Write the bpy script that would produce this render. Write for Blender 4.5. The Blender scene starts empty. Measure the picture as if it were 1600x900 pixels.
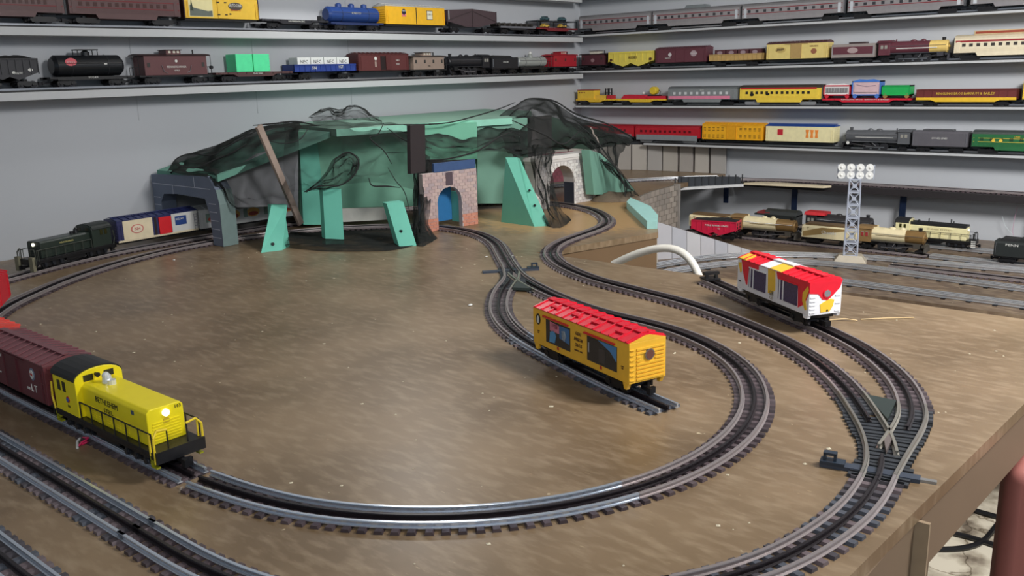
import bpy, bmesh, math, random
from mathutils import Vector, Matrix, noise
random.seed(7)
SC = bpy.context.scene
COL = SC.collection
R_ = math.radians
# ------------------------------------------------------------ camera
FOC = 1387.9
def _rot(yaw, pitch, roll):
    cy, sy, cp, sp = math.cos(yaw), math.sin(yaw), math.cos(pitch), math.sin(pitch)
    fwd = Vector((cy*cp, sy*cp, -sp)); right = Vector((sy, -cy, 0)); up = right.cross(fwd)
    c, s = math.cos(roll), math.sin(roll)
    r2 = right*c + up*s; u2 = -right*s + up*c
    return Matrix((r2, u2, -fwd)).transposed()
CR = _rot(R_(40.259), R_(13.673), R_(-1.569))
CP = Vector((0, 0, .436))
cam = bpy.data.cameras.new('camera'); co = bpy.data.objects.new('camera', cam); COL.objects.link(co)
cam.sensor_width = 36; cam.lens = FOC/1600*36; cam.clip_start = .02
co.matrix_world = Matrix.Translation(CP) @ CR.to_4x4(); SC.camera = co
# ------------------------------------------------------------ light
w = bpy.data.worlds.new('world'); SC.world = w; w.use_nodes = True
w.node_tree.nodes['Background'].inputs[0].default_value = (.66, .83, 1, 1)
w.node_tree.nodes['Background'].inputs[1].default_value = .32
def area(name, loc, aim, sx, sy, power, col=(1, 1, 1)):
    l = bpy.data.lights.new(name, 'AREA'); l.shape = 'RECTANGLE'; l.size = sx; l.size_y = sy; l.energy = power; l.color = col
    o = bpy.data.objects.new(name, l); COL.objects.link(o); o.location = loc
    o.rotation_euler = (Vector(aim)-Vector(loc)).to_track_quat('-Z', 'Y').to_euler(); return o
area('pendant_lamp_light', (1.92, 2.04, 1.055), (1.86, 1.95, 0), .16, .16, 3.8, (1, .98, .95))
area('front_lamp_light', (1.45, -.65, 1.45), (2.9, .05, .0), .8, .5, 76, (1, .985, .965))
area('left_fill_light', (-.35, -.35, 1.1), (.6, .6, .0), .6, .6, 10, (.95, .98, 1))  # added fill light out of view, brightens the yellow locomotive and near table
SC.view_settings.view_transform = 'Standard'; SC.view_settings.look = 'None'
SC.view_settings.exposure = 0.0; SC.view_settings.gamma = 1
# ------------------------------------------------------------ pixel / world helpers (real places on real planes)
def ray(px, py): return CR @ Vector((px-800, -(py-450), -FOC))
def P(px, py, z=0.):
    d = ray(px, py); return CP + d*((z-CP.z)/d.z)
def onp(px, py, ax, v):
    d = ray(px, py); return CP + d*((v-CP[ax])/d[ax])
def dep(px, py, t): return CP + ray(px, py)*(t/FOC)
# ------------------------------------------------------------ materials
MATS = {}
def lin(c): return tuple(((v/255)/12.92 if v/255 <= .04045 else ((v/255+.055)/1.055)**2.4) for v in c)
def mat(c, rough=.45, metal=0, var=.12, scale=60, bump=0, emit=0, spec=.5):
    key = (c, rough, metal, var, scale, bump, emit)
    if key in MATS: return MATS[key]
    m = bpy.data.materials.new('m_%d_%d_%d' % c); m.use_nodes = True; nt = m.node_tree; b = nt.nodes['Principled BSDF']
    l = lin(c); b.inputs['Roughness'].default_value = rough; b.inputs['Metallic'].default_value = metal
    b.inputs['Specular IOR Level'].default_value = spec
    tc = nt.nodes.new('ShaderNodeTexCoord'); n = nt.nodes.new('ShaderNodeTexNoise'); n.inputs['Scale'].default_value = scale; n.inputs['Detail'].default_value = 3
    nt.links.new(tc.outputs['Object'], n.inputs['Vector'])
    mx = nt.nodes.new('ShaderNodeMix'); mx.data_type = 'RGBA'
    mx.inputs[6].default_value = tuple(v*(1-var) for v in l)+(1,); mx.inputs[7].default_value = tuple(min(1, v*(1+var)) for v in l)+(1,)
    nt.links.new(n.outputs[0], mx.inputs[0]); nt.links.new(mx.outputs[2], b.inputs['Base Color'])
    if bump:
        bp = nt.nodes.new('ShaderNodeBump'); bp.inputs['Strength'].default_value = bump; bp.inputs['Distance'].default_value = .001
        nt.links.new(n.outputs[0], bp.inputs['Height']); nt.links.new(bp.outputs[0], b.inputs['Normal'])
    if emit:
        b.inputs['Emission Color'].default_value = l+(1,); b.inputs['Emission Strength'].default_value = emit
    MATS[key] = m; return m
def ramp(nt, src, stops):
    r = nt.nodes.new('ShaderNodeValToRGB'); nt.links.new(src, r.inputs[0]); cr = r.color_ramp
    while len(cr.elements) < len(stops): cr.elements.new(.5)
    for e, (p, c) in zip(cr.elements, stops): e.position = p; e.color = tuple(c)+(1,) if len(c) == 3 else c
    return r
def table_material(name, a, b, raw=None):
    m = bpy.data.materials.new(name); m.use_nodes = True; nt = m.node_tree; N = nt.nodes; L = nt.links; bs = N['Principled BSDF']
    tc = N.new('ShaderNodeTexCoord')
    def nz(sc, stretch=(1, 1, 1), det=5, rot=0):
        mp = N.new('ShaderNodeMapping'); mp.inputs['Scale'].default_value = stretch; mp.inputs['Rotation'].default_value = (0, 0, rot); L.new(tc.outputs['Object'], mp.inputs[0])
        n = N.new('ShaderNodeTexNoise'); n.inputs['Scale'].default_value = sc; n.inputs['Detail'].default_value = det; L.new(mp.outputs[0], n.inputs['Vector']); return n
    n1 = nz(5, (1, 1, 1), 8); n2 = nz(26, (3, 1, 1), 8, -.75); n3 = nz(55, (1, 1.0, 1), 2); n4 = nz(60, (6, 1, 1), 4, .5)
    def mix(f, c1, c2):
        x = N.new('ShaderNodeMix'); x.data_type = 'RGBA'
        for s, i in ((f, 0), (c1, 6), (c2, 7)):
            if isinstance(s, tuple): x.inputs[i].default_value = s+(1,)
            else: L.new(s, x.inputs[i])
        return x.outputs[2]
    r1 = ramp(nt, n1.outputs[0], [(.36, (0, 0, 0)), (.66, (1, 1, 1))])
    c = mix(r1.outputs[0], lin(a), lin(b))
    r2 = ramp(nt, n2.outputs[0], [(.47, (0, 0, 0)), (.72, (.5, .5, .5))])
    c = mix(r2.outputs[0], c, lin((168, 148, 122)))
    r3 = ramp(nt, n3.outputs[0], [(.765, (0, 0, 0)), (.785, (.8, .8, .8))]); c = mix(r3.outputs[0], c, lin((205, 190, 160)))
    r4 = ramp(nt, n4.outputs[0], [(.70, (0, 0, 0)), (.76, (.7, .7, .7))]); c = mix(r4.outputs[0], c, lin((190, 168, 132)))
    if raw:
        sp = N.new('ShaderNodeSeparateXYZ'); L.new(tc.outputs['Object'], sp.inputs[0])
        g = N.new('ShaderNodeVectorMath'); g.operation = 'DISTANCE'; L.new(tc.outputs['Object'], g.inputs[0]); g.inputs[1].default_value = raw[:3]
        ad = N.new('ShaderNodeMath'); ad.operation = 'MULTIPLY_ADD'; L.new(n2.outputs[0], ad.inputs[0]); ad.inputs[1].default_value = .35; L.new(g.outputs['Value'], ad.inputs[2])
        r5 = ramp(nt, ad.outputs[0], [(raw[3]+.12, (1, 1, 1)), (raw[3]+.2, (0, 0, 0))]); c = mix(r5.outputs[0], c, lin((176, 142, 98)))
    L.new(c, bs.inputs['Base Color'])
    rr = N.new('ShaderNodeMapRange'); L.new(n1.outputs[0], rr.inputs[0]); rr.inputs[3].default_value = .27; rr.inputs[4].default_value = .46; L.new(rr.outputs[0], bs.inputs['Roughness'])
    bp = N.new('ShaderNodeBump'); bp.inputs['Strength'].default_value = .07; bp.inputs['Distance'].default_value = .001; L.new(n2.outputs[0], bp.inputs['Height']); L.new(bp.outputs[0], bs.inputs['Normal'])
    return m
def net_material(lo=.16, hi=.5, fc=.8):
    m = bpy.data.materials.new('black_netting'); m.use_nodes = True; nt = m.node_tree; N = nt.nodes; L = nt.links; N.remove(N['Principled BSDF'])
    t = N.new('ShaderNodeBsdfTransparent'); d = N.new('ShaderNodeBsdfDiffuse'); d.inputs[0].default_value = lin((46, 48, 47))+(1,)
    tc = N.new('ShaderNodeTexCoord'); n = N.new('ShaderNodeTexNoise'); n.inputs['Scale'].default_value = 14; L.new(tc.outputs['Object'], n.inputs['Vector'])
    mr = N.new('ShaderNodeMapRange'); L.new(n.outputs[0], mr.inputs[0]); mr.inputs[1].default_value = .3; mr.inputs[2].default_value = .7; mr.inputs[3].default_value = lo; mr.inputs[4].default_value = hi
    # seen edge-on the weave of a net closes up: opacity follows the angle to the cloth
    lw = N.new('ShaderNodeLayerWeight'); lw.inputs[0].default_value = .42
    ad = N.new('ShaderNodeMath'); ad.operation = 'MULTIPLY_ADD'; L.new(lw.outputs['Facing'], ad.inputs[0]); ad.inputs[1].default_value = fc; L.new(mr.outputs[0], ad.inputs[2]); ad.use_clamp = True
    x = N.new('ShaderNodeMixShader'); L.new(ad.outputs[0], x.inputs[0]); L.new(t.outputs[0], x.inputs[1]); L.new(d.outputs[0], x.inputs[2])
    L.new(x.outputs[0], N['Material Output'].inputs[0]); return m
# ------------------------------------------------------------ object helpers
def tag(o, label=None, cat=None, group=None, kind=None):
    if label: o['label'] = label
    if cat: o['category'] = cat
    if group: o['group'] = group
    if kind: o['kind'] = kind
    return o
def thing(name, label, cat, loc=(0, 0, 0), rz=0, group=None):
    o = bpy.data.objects.new(name, None); COL.objects.link(o); o.location = loc; o.rotation_euler = (0, 0, rz); o.empty_display_size = .02
    return tag(o, label, cat, group)
class M:
    def __init__(s): s.v = []; s.f = []
    def add(s, vs, fs):
        k = len(s.v); s.v += [tuple(v) for v in vs]; s.f += [tuple(i+k for i in f) for f in fs]; return s
    def box(s, x0, x1, y0, y1, z0, z1):
        return s.add([(x0, y0, z0), (x1, y0, z0), (x1, y1, z0), (x0, y1, z0), (x0, y0, z1), (x1, y0, z1), (x1, y1, z1), (x0, y1, z1)],
                     [(0, 3, 2, 1), (4, 5, 6, 7), (0, 1, 5, 4), (1, 2, 6, 5), (2, 3, 7, 6), (3, 0, 4, 7)])
    def cyl(s, a, b, r, n=10, r2=None, cap=True):
        a = Vector(a); b = Vector(b); r2 = r if r2 is None else r2; d = (b-a).normalized()
        u = d.orthogonal().normalized(); w = d.cross(u); vs = []
        for c, rr in ((a, r), (b, r2)):
            for i in range(n):
                t = 2*math.pi*i/n; vs.append(c+(u*math.cos(t)+w*math.sin(t))*rr)
        fs = [(i, (i+1) % n, n+(i+1) % n, n+i) for i in range(n)]
        if cap: fs += [tuple(range(n))[::-1], tuple(range(n, 2*n))]
        return s.add(vs, fs)
    def tube(s, pts, r, n=8):
        for a, b in zip(pts[:-1], pts[1:]): s.cyl(a, b, r, n)
        return s
    def prism(s, poly, x0, x1, ax=0):
        n = len(poly)
        def q(u, x): return (x, u[0], u[1]) if ax == 0 else ((u[0], x, u[1]) if ax == 1 else (u[0], u[1], x))
        vs = [q(u, x0) for u in poly]+[q(u, x1) for u in poly]
        return s.add(vs, [tuple(range(n)), tuple(range(n, 2*n))[::-1]]+[(i, n+i, n+(i+1) % n, (i+1) % n) for i in range(n)])
    def solid(s, pts, off):
        n = len(pts); off = Vector(off); vs = [Vector(p) for p in pts]+[Vector(p)+off for p in pts]
        return s.add(vs, [tuple(range(n)), tuple(range(n, 2*n))[::-1]]+[(i, n+i, n+(i+1) % n, (i+1) % n) for i in range(n)])
    def ball(s, c, r, n=12, sc=(1, 1, 1)):
        c = Vector(c); vs = []; k = n//2
        for j in range(1, k):
            for i in range(n):
                a = math.pi*j/k; b = 2*math.pi*i/n
                vs.append(c+Vector((math.sin(a)*math.cos(b)*sc[0], math.sin(a)*math.sin(b)*sc[1], math.cos(a)*sc[2]))*r)
        fs = [(j*n+i, j*n+(i+1) % n, (j+1)*n+(i+1) % n, (j+1)*n+i) for j in range(k-2) for i in range(n)]
        vs += [c+Vector((0, 0, r*sc[2])), c-Vector((0, 0, r*sc[2]))]; t = len(vs)-2
        fs += [(t, (i+1) % n, i) for i in range(n)]+[(t+1, (k-2)*n+i, (k-2)*n+(i+1) % n) for i in range(n)]
        return s.add(vs, fs)
    def mesh(s, name, m):
        me = bpy.data.meshes.new(name); me.from_pydata([tuple(v) for v in s.v], [], s.f)
        b = bmesh.new(); b.from_mesh(me); bmesh.ops.recalc_face_normals(b, faces=b.faces); b.to_mesh(me); b.free()
        me.materials.append(m); return me
    def build(s, name, m, parent=None, smooth=False, bevel=0, seg=2, loc=None):
        me = s.mesh(name, m)
        if smooth:
            me.polygons.foreach_set('use_smooth', [True]*len(me.polygons))
            try: me.set_sharp_from_angle(angle=R_(40))
            except Exception: pass
        o = bpy.data.objects.new(name, me); COL.objects.link(o)
        if parent: o.parent = parent
        if loc: o.location = loc
        if bevel:
            md = o.modifiers.new('bevel', 'BEVEL'); md.width = bevel; md.segments = seg; md.limit_method = 'ANGLE'; md.angle_limit = R_(35)
        return o
def inst(name, me, parent, loc, rz=0):
    o = bpy.data.objects.new(name, me); COL.objects.link(o); o.parent = parent; o.location = loc; o.rotation_euler = (0, 0, rz); return o
FC = bpy.data.curves.new('lettering', 'FONT')
def text(s, h, m, parent, x, y, z, side=-1, width=None, name='lettering', rz=None, depth=.0003, tilt=R_(90)):
    """letters standing on a car side: centred at x,z on the plane y"""
    cu = bpy.data.curves.new('lettering', 'FONT'); cu.body = s; cu.size = h*1.4; cu.align_x = 'CENTER'; cu.align_y = 'CENTER'; cu.extrude = depth; cu.resolution_u = 1
    t = bpy.data.objects.new('tmp', cu); COL.objects.link(t); dg = bpy.context.evaluated_depsgraph_get(); dg.update()
    me = bpy.data.meshes.new_from_object(t.evaluated_get(dg)); bpy.data.objects.remove(t); bpy.data.curves.remove(cu)
    me.materials.clear(); me.materials.append(m)
    if width and me.vertices:
        xs = [v.co.x for v in me.vertices]; k = width/max(1e-6, max(xs)-min(xs))
        for v in me.vertices: v.co.x *= k
    o = bpy.data.objects.new(name, me); COL.objects.link(o); o.parent = parent; o.location = (x, y, z)
    o.rotation_euler = (tilt, 0, (0 if side < 0 else math.pi) if rz is None else rz); return o
# ------------------------------------------------------------ colours
BLK = mat((22, 22, 25), .4); DK = mat((38, 38, 42), .45); STEEL = mat((170, 172, 178), .28, .9, .1); WHT = mat((225, 225, 222), .4)
IRON = mat((60, 60, 64), .4, .6)
SHELFW = mat((190, 192, 194), .5, var=.03); WALLM = mat((186, 189, 194), .75, var=.03, scale=4, bump=.05)
NET = net_material(); NETL = net_material(.05, .28, .6); NETD = net_material(.34, .7, .6)
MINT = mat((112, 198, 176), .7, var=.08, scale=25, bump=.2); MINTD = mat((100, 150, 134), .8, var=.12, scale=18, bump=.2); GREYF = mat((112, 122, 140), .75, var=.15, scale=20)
TABLE = table_material('painted_plywood', (112, 92, 68), (140, 118, 92), (2.25, 1.62, 0, .36))
TABLE2 = table_material('painted_lower_board', (92, 76, 62), (108, 90, 74))
BROWN = mat((120, 100, 80), .6, var=.1, scale=6); BROWNSIDE = mat((112, 88, 62), .6, var=.08, scale=5)

# ------------------------------------------------------------ the room
YA, XB = 2.45, 3.42            # the two walls
YF, XF = 2.37, 3.336           # front edges of the shelves
FLZ = -.78
def slab(name, m, x0, x1, y0, y1, z0, z1, kind='structure', parent=None, bevel=0):
    o = M().box(x0, x1, y0, y1, z0, z1).build(name, m, parent, bevel=bevel)
    if kind: o['kind'] = kind
    return o
def floor_material():
    m = bpy.data.materials.new('cracked_concrete'); m.use_nodes = True; nt = m.node_tree; N = nt.nodes; L = nt.links; b = N['Principled BSDF']
    tc = N.new('ShaderNodeTexCoord'); n = N.new('ShaderNodeTexNoise'); n.inputs['Scale'].default_value = 9; n.inputs['Detail'].default_value = 8; L.new(tc.outputs['Object'], n.inputs[0])
    v = N.new('ShaderNodeTexVoronoi'); v.feature = 'DISTANCE_TO_EDGE'; v.inputs['Scale'].default_value = 6
    mp = N.new('ShaderNodeMix'); mp.data_type = 'VECTOR'; mp.inputs[0].default_value = .12; L.new(tc.outputs['Object'], mp.inputs[4]); L.new(n.outputs[1], mp.inputs[5]); L.new(mp.outputs[1], v.inputs['Vector'])
    c1 = ramp(nt, n.outputs[0], [(.38, lin((110, 98, 84))), (.47, lin((170, 160, 142))), (.56, lin((206, 198, 180)))])
    c2 = ramp(nt, v.outputs['Distance'], [(.0, lin((150, 140, 126))), (.02, (1, 1, 1))])
    x = N.new('ShaderNodeMix'); x.data_type = 'RGBA'; x.blend_type = 'MULTIPLY'; x.inputs[0].default_value = 1; L.new(c1.outputs[0], x.inputs[6]); L.new(c2.outputs[0], x.inputs[7]); L.new(x.outputs[2], b.inputs['Base Color'])
    b.inputs['Roughness'].default_value = .8; return m
slab('floor', floor_material(), -2.5, XB+.1, -3.0, YA+.1, FLZ-.05, FLZ)
slab('wall_back', WALLM, -2.5, XB+.1, YA, YA+.1, FLZ, 1.62)
slab('wall_right', WALLM, XB, XB+.1, -3.0, YA, FLZ, 1.62)
slab('ceiling', mat((205, 205, 203), .8, var=.02), -2.5, XB+.1, -3.0, YA+.1, 1.62, 1.7)
for i, x in enumerate((onp(207, 105, 1, YA).x, onp(396, 100, 1, YA).x, onp(545, 90, 1, YA).x)):      # seams between the wall panels
    slab('trim_%d' % (i+1), mat((172, 175, 180), .7), x-.0012, x+.0012, YA-.0009, YA, .33, 1.6)
lamp = thing('pendant_lamp', 'square white lamp hanging from the ceiling above the train table', 'lamp', (1.92, 2.04, 1.065))
M().box(-.10, .10, -.10, .10, .0, .03).cyl((0, 0, .03), (0, 0, .555), .004, 8).build('housing', WHT, lamp); M().box(-.085, .085, -.085, .085, -.004, .0).build('diffuser', mat((255, 250, 240), .5, emit=2), lamp)
# shelves
def shelf(label, along, z, a, b, th=.02, board=SHELFW, track=True, nm='wall_shelf'):
    t = thing(nm, label, 'shelf', ((a+b)/2, (YF+YA)/2, z) if along == 'x' else ((XF+XB)/2, (a+b)/2, z), 0 if along == 'x' else -math.pi/2, 'shelves of trains on the walls')
    h = abs(b-a)/2; d = (YA-YF)/2
    M().box(-h, h, -d, d, -th, 0).build('board', board, t, bevel=.001)
    if track:
        M().box(-h, h, -.027, .027, .0002, .0045).build('track_bed', mat((30, 30, 32), .5), t)
        for y in (-.016, 0, .016): M().box(-h, h, y-.0012, y+.0012, .0045, .0095).build('rail', STEEL if y else IRON, t)
    return t
LV = .0095
shelf('grey white shelf highest on the left wall, mostly above the picture', 'x', .742, -1.5, XF-.01)
shelf('upper of the two long train shelves on the left wall', 'x', .575, -1.5, XF-.006)
shelf('lower of the two long train shelves on the left wall', 'x', .419, -.2, XF-.006)
shelf('right wall shelf cut off by the top of the picture', 'y', .748, -1.5, YA-.004, .008)
shelf('top right wall shelf carrying the silver passenger cars', 'y', .586, -1.5, YA-.004, .008)
shelf('right wall shelf carrying the cream and maroon train', 'y', .431, -1.5, YA-.004, .008)
shelf('right wall shelf carrying the yellow crane and circus cars', 'y', .279, -1.5, YA-.03, .008)
shelf('right wall shelf carrying the grey steam engine and red cars', 'y', .121, -1.5, 2.06, .008)

# ------------------------------------------------------------ the tables
tb = thing('train_table', 'large brown painted plywood train table with curved tracks', 'table', (0, 0, 0))
top = [(-1.2, .262), (.3, .236), (.715, .228), (.922, .215), (1.249, .194), (1.685, .167), (1.685, 1.345), (2.085, 1.237), (2.2, 1.31), (2.41, 1.56), (2.45, 1.566), (2.60, 1.641), (2.78, 1.686), (2.98, 1.70), (3.40, 1.70), (3.40, 2.44), (-1.2, 2.44)]
M().prism(top, -.016, 0, 2).build('table_top', TABLE, tb)
def strip(pa, pb, z0, z1, th, m, parent, name):
    a = Vector((*pa, z1)); b = Vector((*pb, z1)); n = Vector((b.y-a.y, a.x-b.x, 0)).normalized()
    return M().solid([a, b, b-Vector((0, 0, z1-z0)), a-Vector((0, 0, z1-z0))], -n*th).build(name, m, parent)
strip((.90, .219), (1.684, .170), -.088, -.0165, .018, BROWN, tb, 'fascia_board')
strip((-1.19, .266), (.885, .221), -.088, -.0165, .018, BROWN, tb, 'fascia_board')
M().box(.883, .888, .207, .222, -.088, -.017).build('fascia_batten', mat((150, 130, 106), .6), tb)
strip((1.683, .18), (1.683, 1.344), -.088, -.0165, .018, BROWNSIDE, tb, 'side_board')
strip((1.70, 1.345), (2.084, 1.24), -.178, -.0165, .018, BROWNSIDE, tb, 'side_board')
for x, y in ((-.9, .4), (.6, .5), (1.6, .42), (1.6, 1.4), (-.9, 2.3), (.8, 2.3), (2.0, 2.3)): M().box(x-.04, x+.04, y-.04, y+.04, FLZ, -.017).build('leg', BROWN, tb)
t2 = thing('lower_train_table', 'lower brown train table along the right wall with shiny tracks', 'table', (0, 0, 0))
top2 = [(2.415, -1.2), (2.415, .75), (2.395, 1.0), (2.36, 1.14), (2.30, 1.25), (2.16, 1.32), (2.16, 1.68), (3.40, 1.68), (3.40, -1.2)]
M().prism(top2, -.205, -.18, 2).build('table_top', TABLE2, t2)
for x, y in ((2.5, -1.0), (2.5, .6), (3.3, .6), (3.3, -1.0), (3.3, 1.55)): M().box(x-.04, x+.04, y-.04, y+.04, FLZ, -.205).build('leg', BROWN, t2)

# ------------------------------------------------------------ track
def spline(pts, closed=False, step=.012):
    pts = [Vector((*p[:2], 0)) for p in pts]; n = len(pts); out = []
    rng = range(n if closed else n-1)
    for i in rng:
        p0 = pts[(i-1) % n] if closed or i > 0 else pts[0]*2-pts[1]; p1 = pts[i]; p2 = pts[(i+1) % n]; p3 = pts[(i+2) % n] if closed or i < n-2 else pts[-1]*2-pts[-2]
        k = max(1, int((p2-p1).length/step))
        for j in range(k):
            t = j/k; out.append(.5*((2*p1)+(p2-p0)*t+(2*p0-5*p1+4*p2-p3)*t*t+(3*p1-p0-3*p2+p3)*t**3))
    out.append(out[0].copy() if closed else pts[-1])
    for _ in range(10):
        o2 = [p.copy() for p in out]
        for i in range(1, len(out)-1): o2[i] = (out[i-1]+out[i]*2+out[i+1])/4
        out = o2
    # resample evenly
    d = [0]
    for a, b in zip(out[:-1], out[1:]): d.append(d[-1]+(b-a).length)
    m = max(2, round(d[-1]/step)); res = []; j = 0
    for i in range(m+1):
        s = d[-1]*i/m
        while j < len(d)-2 and d[j+1] < s: j += 1
        t = (s-d[j])/max(1e-9, d[j+1]-d[j]); res.append(out[j].lerp(out[j+1], min(1, t)))
    return res
def tangents(c):
    return [((c[min(i+1, len(c)-1)]-c[max(i-1, 0)]).normalized()) for i in range(len(c))]
PROF = [(-.0032, 0), (.0032, 0), (.0032, .0008), (.0009, .0015), (.0009, .0038), (.0019, .0046), (.0019, .0056), (.0015, .0062), (-.0015, .0062), (-.0019, .0056), (-.0019, .0046), (-.0009, .0038), (-.0009, .0015), (-.0032, .0008)]
PIPE = [(-.003, 0), (.003, 0), (.003, .0008), (.0008, .0012), (.0008, .005), (.0022, .0062), (.0024, .0082), (.0012, .0098), (-.0012, .0098), (-.0024, .0082), (-.0022, .0062), (-.0008, .005), (-.0008, .0012), (-.003, .0008)]
def sweep(c, t, off, z, prof):
    mm = M(); k = len(prof); vs = []
    for p, d in zip(c, t):
        n = Vector((-d.y, d.x, 0)); 
        for u, h in prof: vs.append(p+n*(off+u)+Vector((0, 0, z+h)))
    fs = [(i*k+j, i*k+(j+1) % k, (i+1)*k+(j+1) % k, (i+1)*k+j) for i in range(len(c)-1) for j in range(k)]
    fs += [tuple(range(k)), tuple(range((len(c)-1)*k, len(c)*k))[::-1]]
    return mm.add(vs, fs)
TIEM = [mat((78, 66, 70), .42, var=.25, scale=90), mat((90, 78, 82), .38, var=.25, scale=90), mat((66, 56, 60), .48, var=.25, scale=90)]
TIEB = [mat((78, 82, 92), .5, var=.2, scale=90), mat((104, 92, 96), .5, var=.2, scale=90), mat((70, 66, 72), .5, var=.2, scale=90)]
def tie_mesh(m, w=.0048, l=.0265, h=.0036): 
    return M().prism([(-w, 0), (w, 0), (w*.75, h), (-w*.75, h)], -l, l, 1).mesh('tie', m)
TM = [tie_mesh(m) for m in TIEM]; TB = [tie_mesh(m) for m in TIEB]
TUBTIE = M().box(-.006, .006, -.028, .028, 0, .0022).mesh('tie', mat((30, 30, 34), .4, .5))
RAILN = mat((168, 158, 158), .34, .6, .12, 200); RAILS = mat((206, 214, 226), .22, .75, .06, 200); RAILD = mat((34, 28, 32), .35, .2); CHROME = mat((206, 208, 212), .26, .8, .05)
PITCH = .0158
def track(c, label, z=0, railm=RAILN, ties=TM, pitch=PITCH, prof=PROF, name='curved_track', tie_h=.0032, cm=RAILD, group=None):
    t = tangents(c); mid = c[len(c)//2]
    o = thing(name, label, 'train track', (mid.x, mid.y, z), 0, group); c = [p-mid for p in c]
    for off, m in ((-.0159, railm), (0, cm), (.0159, railm)):
        sweep(c, t, off, tie_h, prof).build('rail' if off else 'center_rail', m, o, smooth=True)
    s = pitch/2; acc = 0
    for i in range(len(c)-1):
        L = (c[i+1]-c[i]).length
        while s <= acc+L:
            p = c[i].lerp(c[i+1], (s-acc)/L); inst('tie', random.choice(ties), o, (p.x, p.y, .0001), math.atan2(t[i].y, t[i].x)+random.uniform(-.02, .02)); s += pitch
        acc += L
    return o
def cut(c, s0, s1):
    out = []; acc = 0
    for i in range(len(c)-1):
        if s0-1e-6 <= acc: out.append(c[i])
        if acc > s1: return out
        acc += (c[i+1]-c[i]).length
    out.append(c[-1])
    return out
def clen(c): return sum((b-a).length for a, b in zip(c[:-1], c[1:]))
def arc(cx, cy, r, a0, a1, n=24): return [(cx+r*math.cos(R_(a0+(a1-a0)*i/n)), cy+r*math.sin(R_(a0+(a1-a0)*i/n))) for i in range(n+1)]
CX, CY = .879, .841
# the big oval on the table top
oval = [(.468, .86), (.468, 1.1), (.468, 1.38), (.482, 1.53), (.522, 1.67), (.585, 1.79), (.655, 1.885), (.747, 1.965), (.842, 2.035), (.948, 2.095), (1.048, 2.135), (1.147, 2.162), (1.247, 2.172), (1.36, 2.162), (1.50, 2.12), (1.63, 2.05), (1.73, 1.955), (1.79, 1.85), (1.805, 1.74), (1.775, 1.61), (1.70, 1.49), (1.612, 1.394), (1.52, 1.295), (1.45, 1.215), (1.39, 1.12), (1.342, 1.02), (1.306, .93)] + arc(CX, CY, .407, 0, -176, 22)
O1 = spline(oval, True); LO = clen(O1)
def s_at(c, x, y):
    best = min(range(len(c)), key=lambda i: (c[i]-Vector((x, y, 0))).length); return clen(c[:best+1]) if best else 0
sA = s_at(O1, 1.50, 1.275); sB = s_at(O1, 1.375, 1.09)
secs = [(0, s_at(O1, .468, 1.45), 'straight track beside the yellow locomotive, left side of the oval', RAILS, 'straight_track'),
        (s_at(O1, .468, 1.45), s_at(O1, .9, 2.075), 'curved track at the far left corner of the oval, before the grey tunnel portal', RAILN, 'curved_track'),
        (s_at(O1, .9, 2.075), s_at(O1, 1.63, 2.05), 'track passing through the grey portal behind the mint green braces', RAILN, 'curved_track'),
        (s_at(O1, 1.63, 2.05), s_at(O1, 1.79, 1.66), 'track curving out through the pink brick portal', RAILN, 'curved_track'),
        (s_at(O1, 1.79, 1.66), sA, 'short track between the pink brick portal and the far switch', RAILN, 'curved_track'),
        (sB, s_at(O1, 1.23, .64), 'curved track just behind the yellow boxcar with the red roof', RAILN, 'curved_track'),
        (s_at(O1, 1.23, .64), s_at(O1, .74, .458), 'curved track at the right front bend of the oval', RAILN, 'curved_track'),
        (s_at(O1, .74, .458), LO, 'shiny curved track in front of the yellow locomotive', RAILS, 'curved_track')]
sJ = s_at(O1, .545, .607)
for a, b, lab, rm, nm in secs: track(cut(O1, a+.0005, b+.0005), lab, 0, rm, TM, name=nm)
# second line: from the tunnel, through the white portal, down the right side and round the front
line2 = [(.45, 1.95), (.53, 2.03), (.64, 2.10), (.753, 2.158), (.84, 2.195), (.932, 2.23), (1.022, 2.252), (1.109, 2.264), (1.2, 2.268), (1.3, 2.268), (1.40, 2.262), (1.6, 2.24), (1.8, 2.20), (2.0, 2.14), (2.16, 2.06), (2.28, 1.97), (2.335, 1.87), (2.346, 1.767), (2.325, 1.68), (2.285, 1.59), (2.225, 1.515), (2.155, 1.45), (2.07, 1.405), (1.985, 1.385), (1.89, 1.373), (1.79, 1.355), (1.70, 1.312), (1.63, 1.25), (1.575, 1.18), (1.53, 1.10), (1.50, 1.03), (1.482, .96), (1.465, .89), (1.445, .81), (1.415, .73), (1.37, .64), (1.316, .55), (1.259, .478), (1.205, .426), (1.149, .382), (1.09, .345), (1.04, .314), (.985, .288), (.944, .274), (.896, .2665), (.844, .262), (.794, .264), (.739, .272), (.677, .289), (.62, .318), (.55, .365), (.48, .43), (.42, .51), (.383, .60), (.368, .69), (.367, .82), (.367, 1.0), (.367, 1.3), (.367, 1.7)]
O2 = spline(line2)
sS0 = s_at(O2, 1.148, .381); sS1 = s_at(O2, .915, .27)
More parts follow.
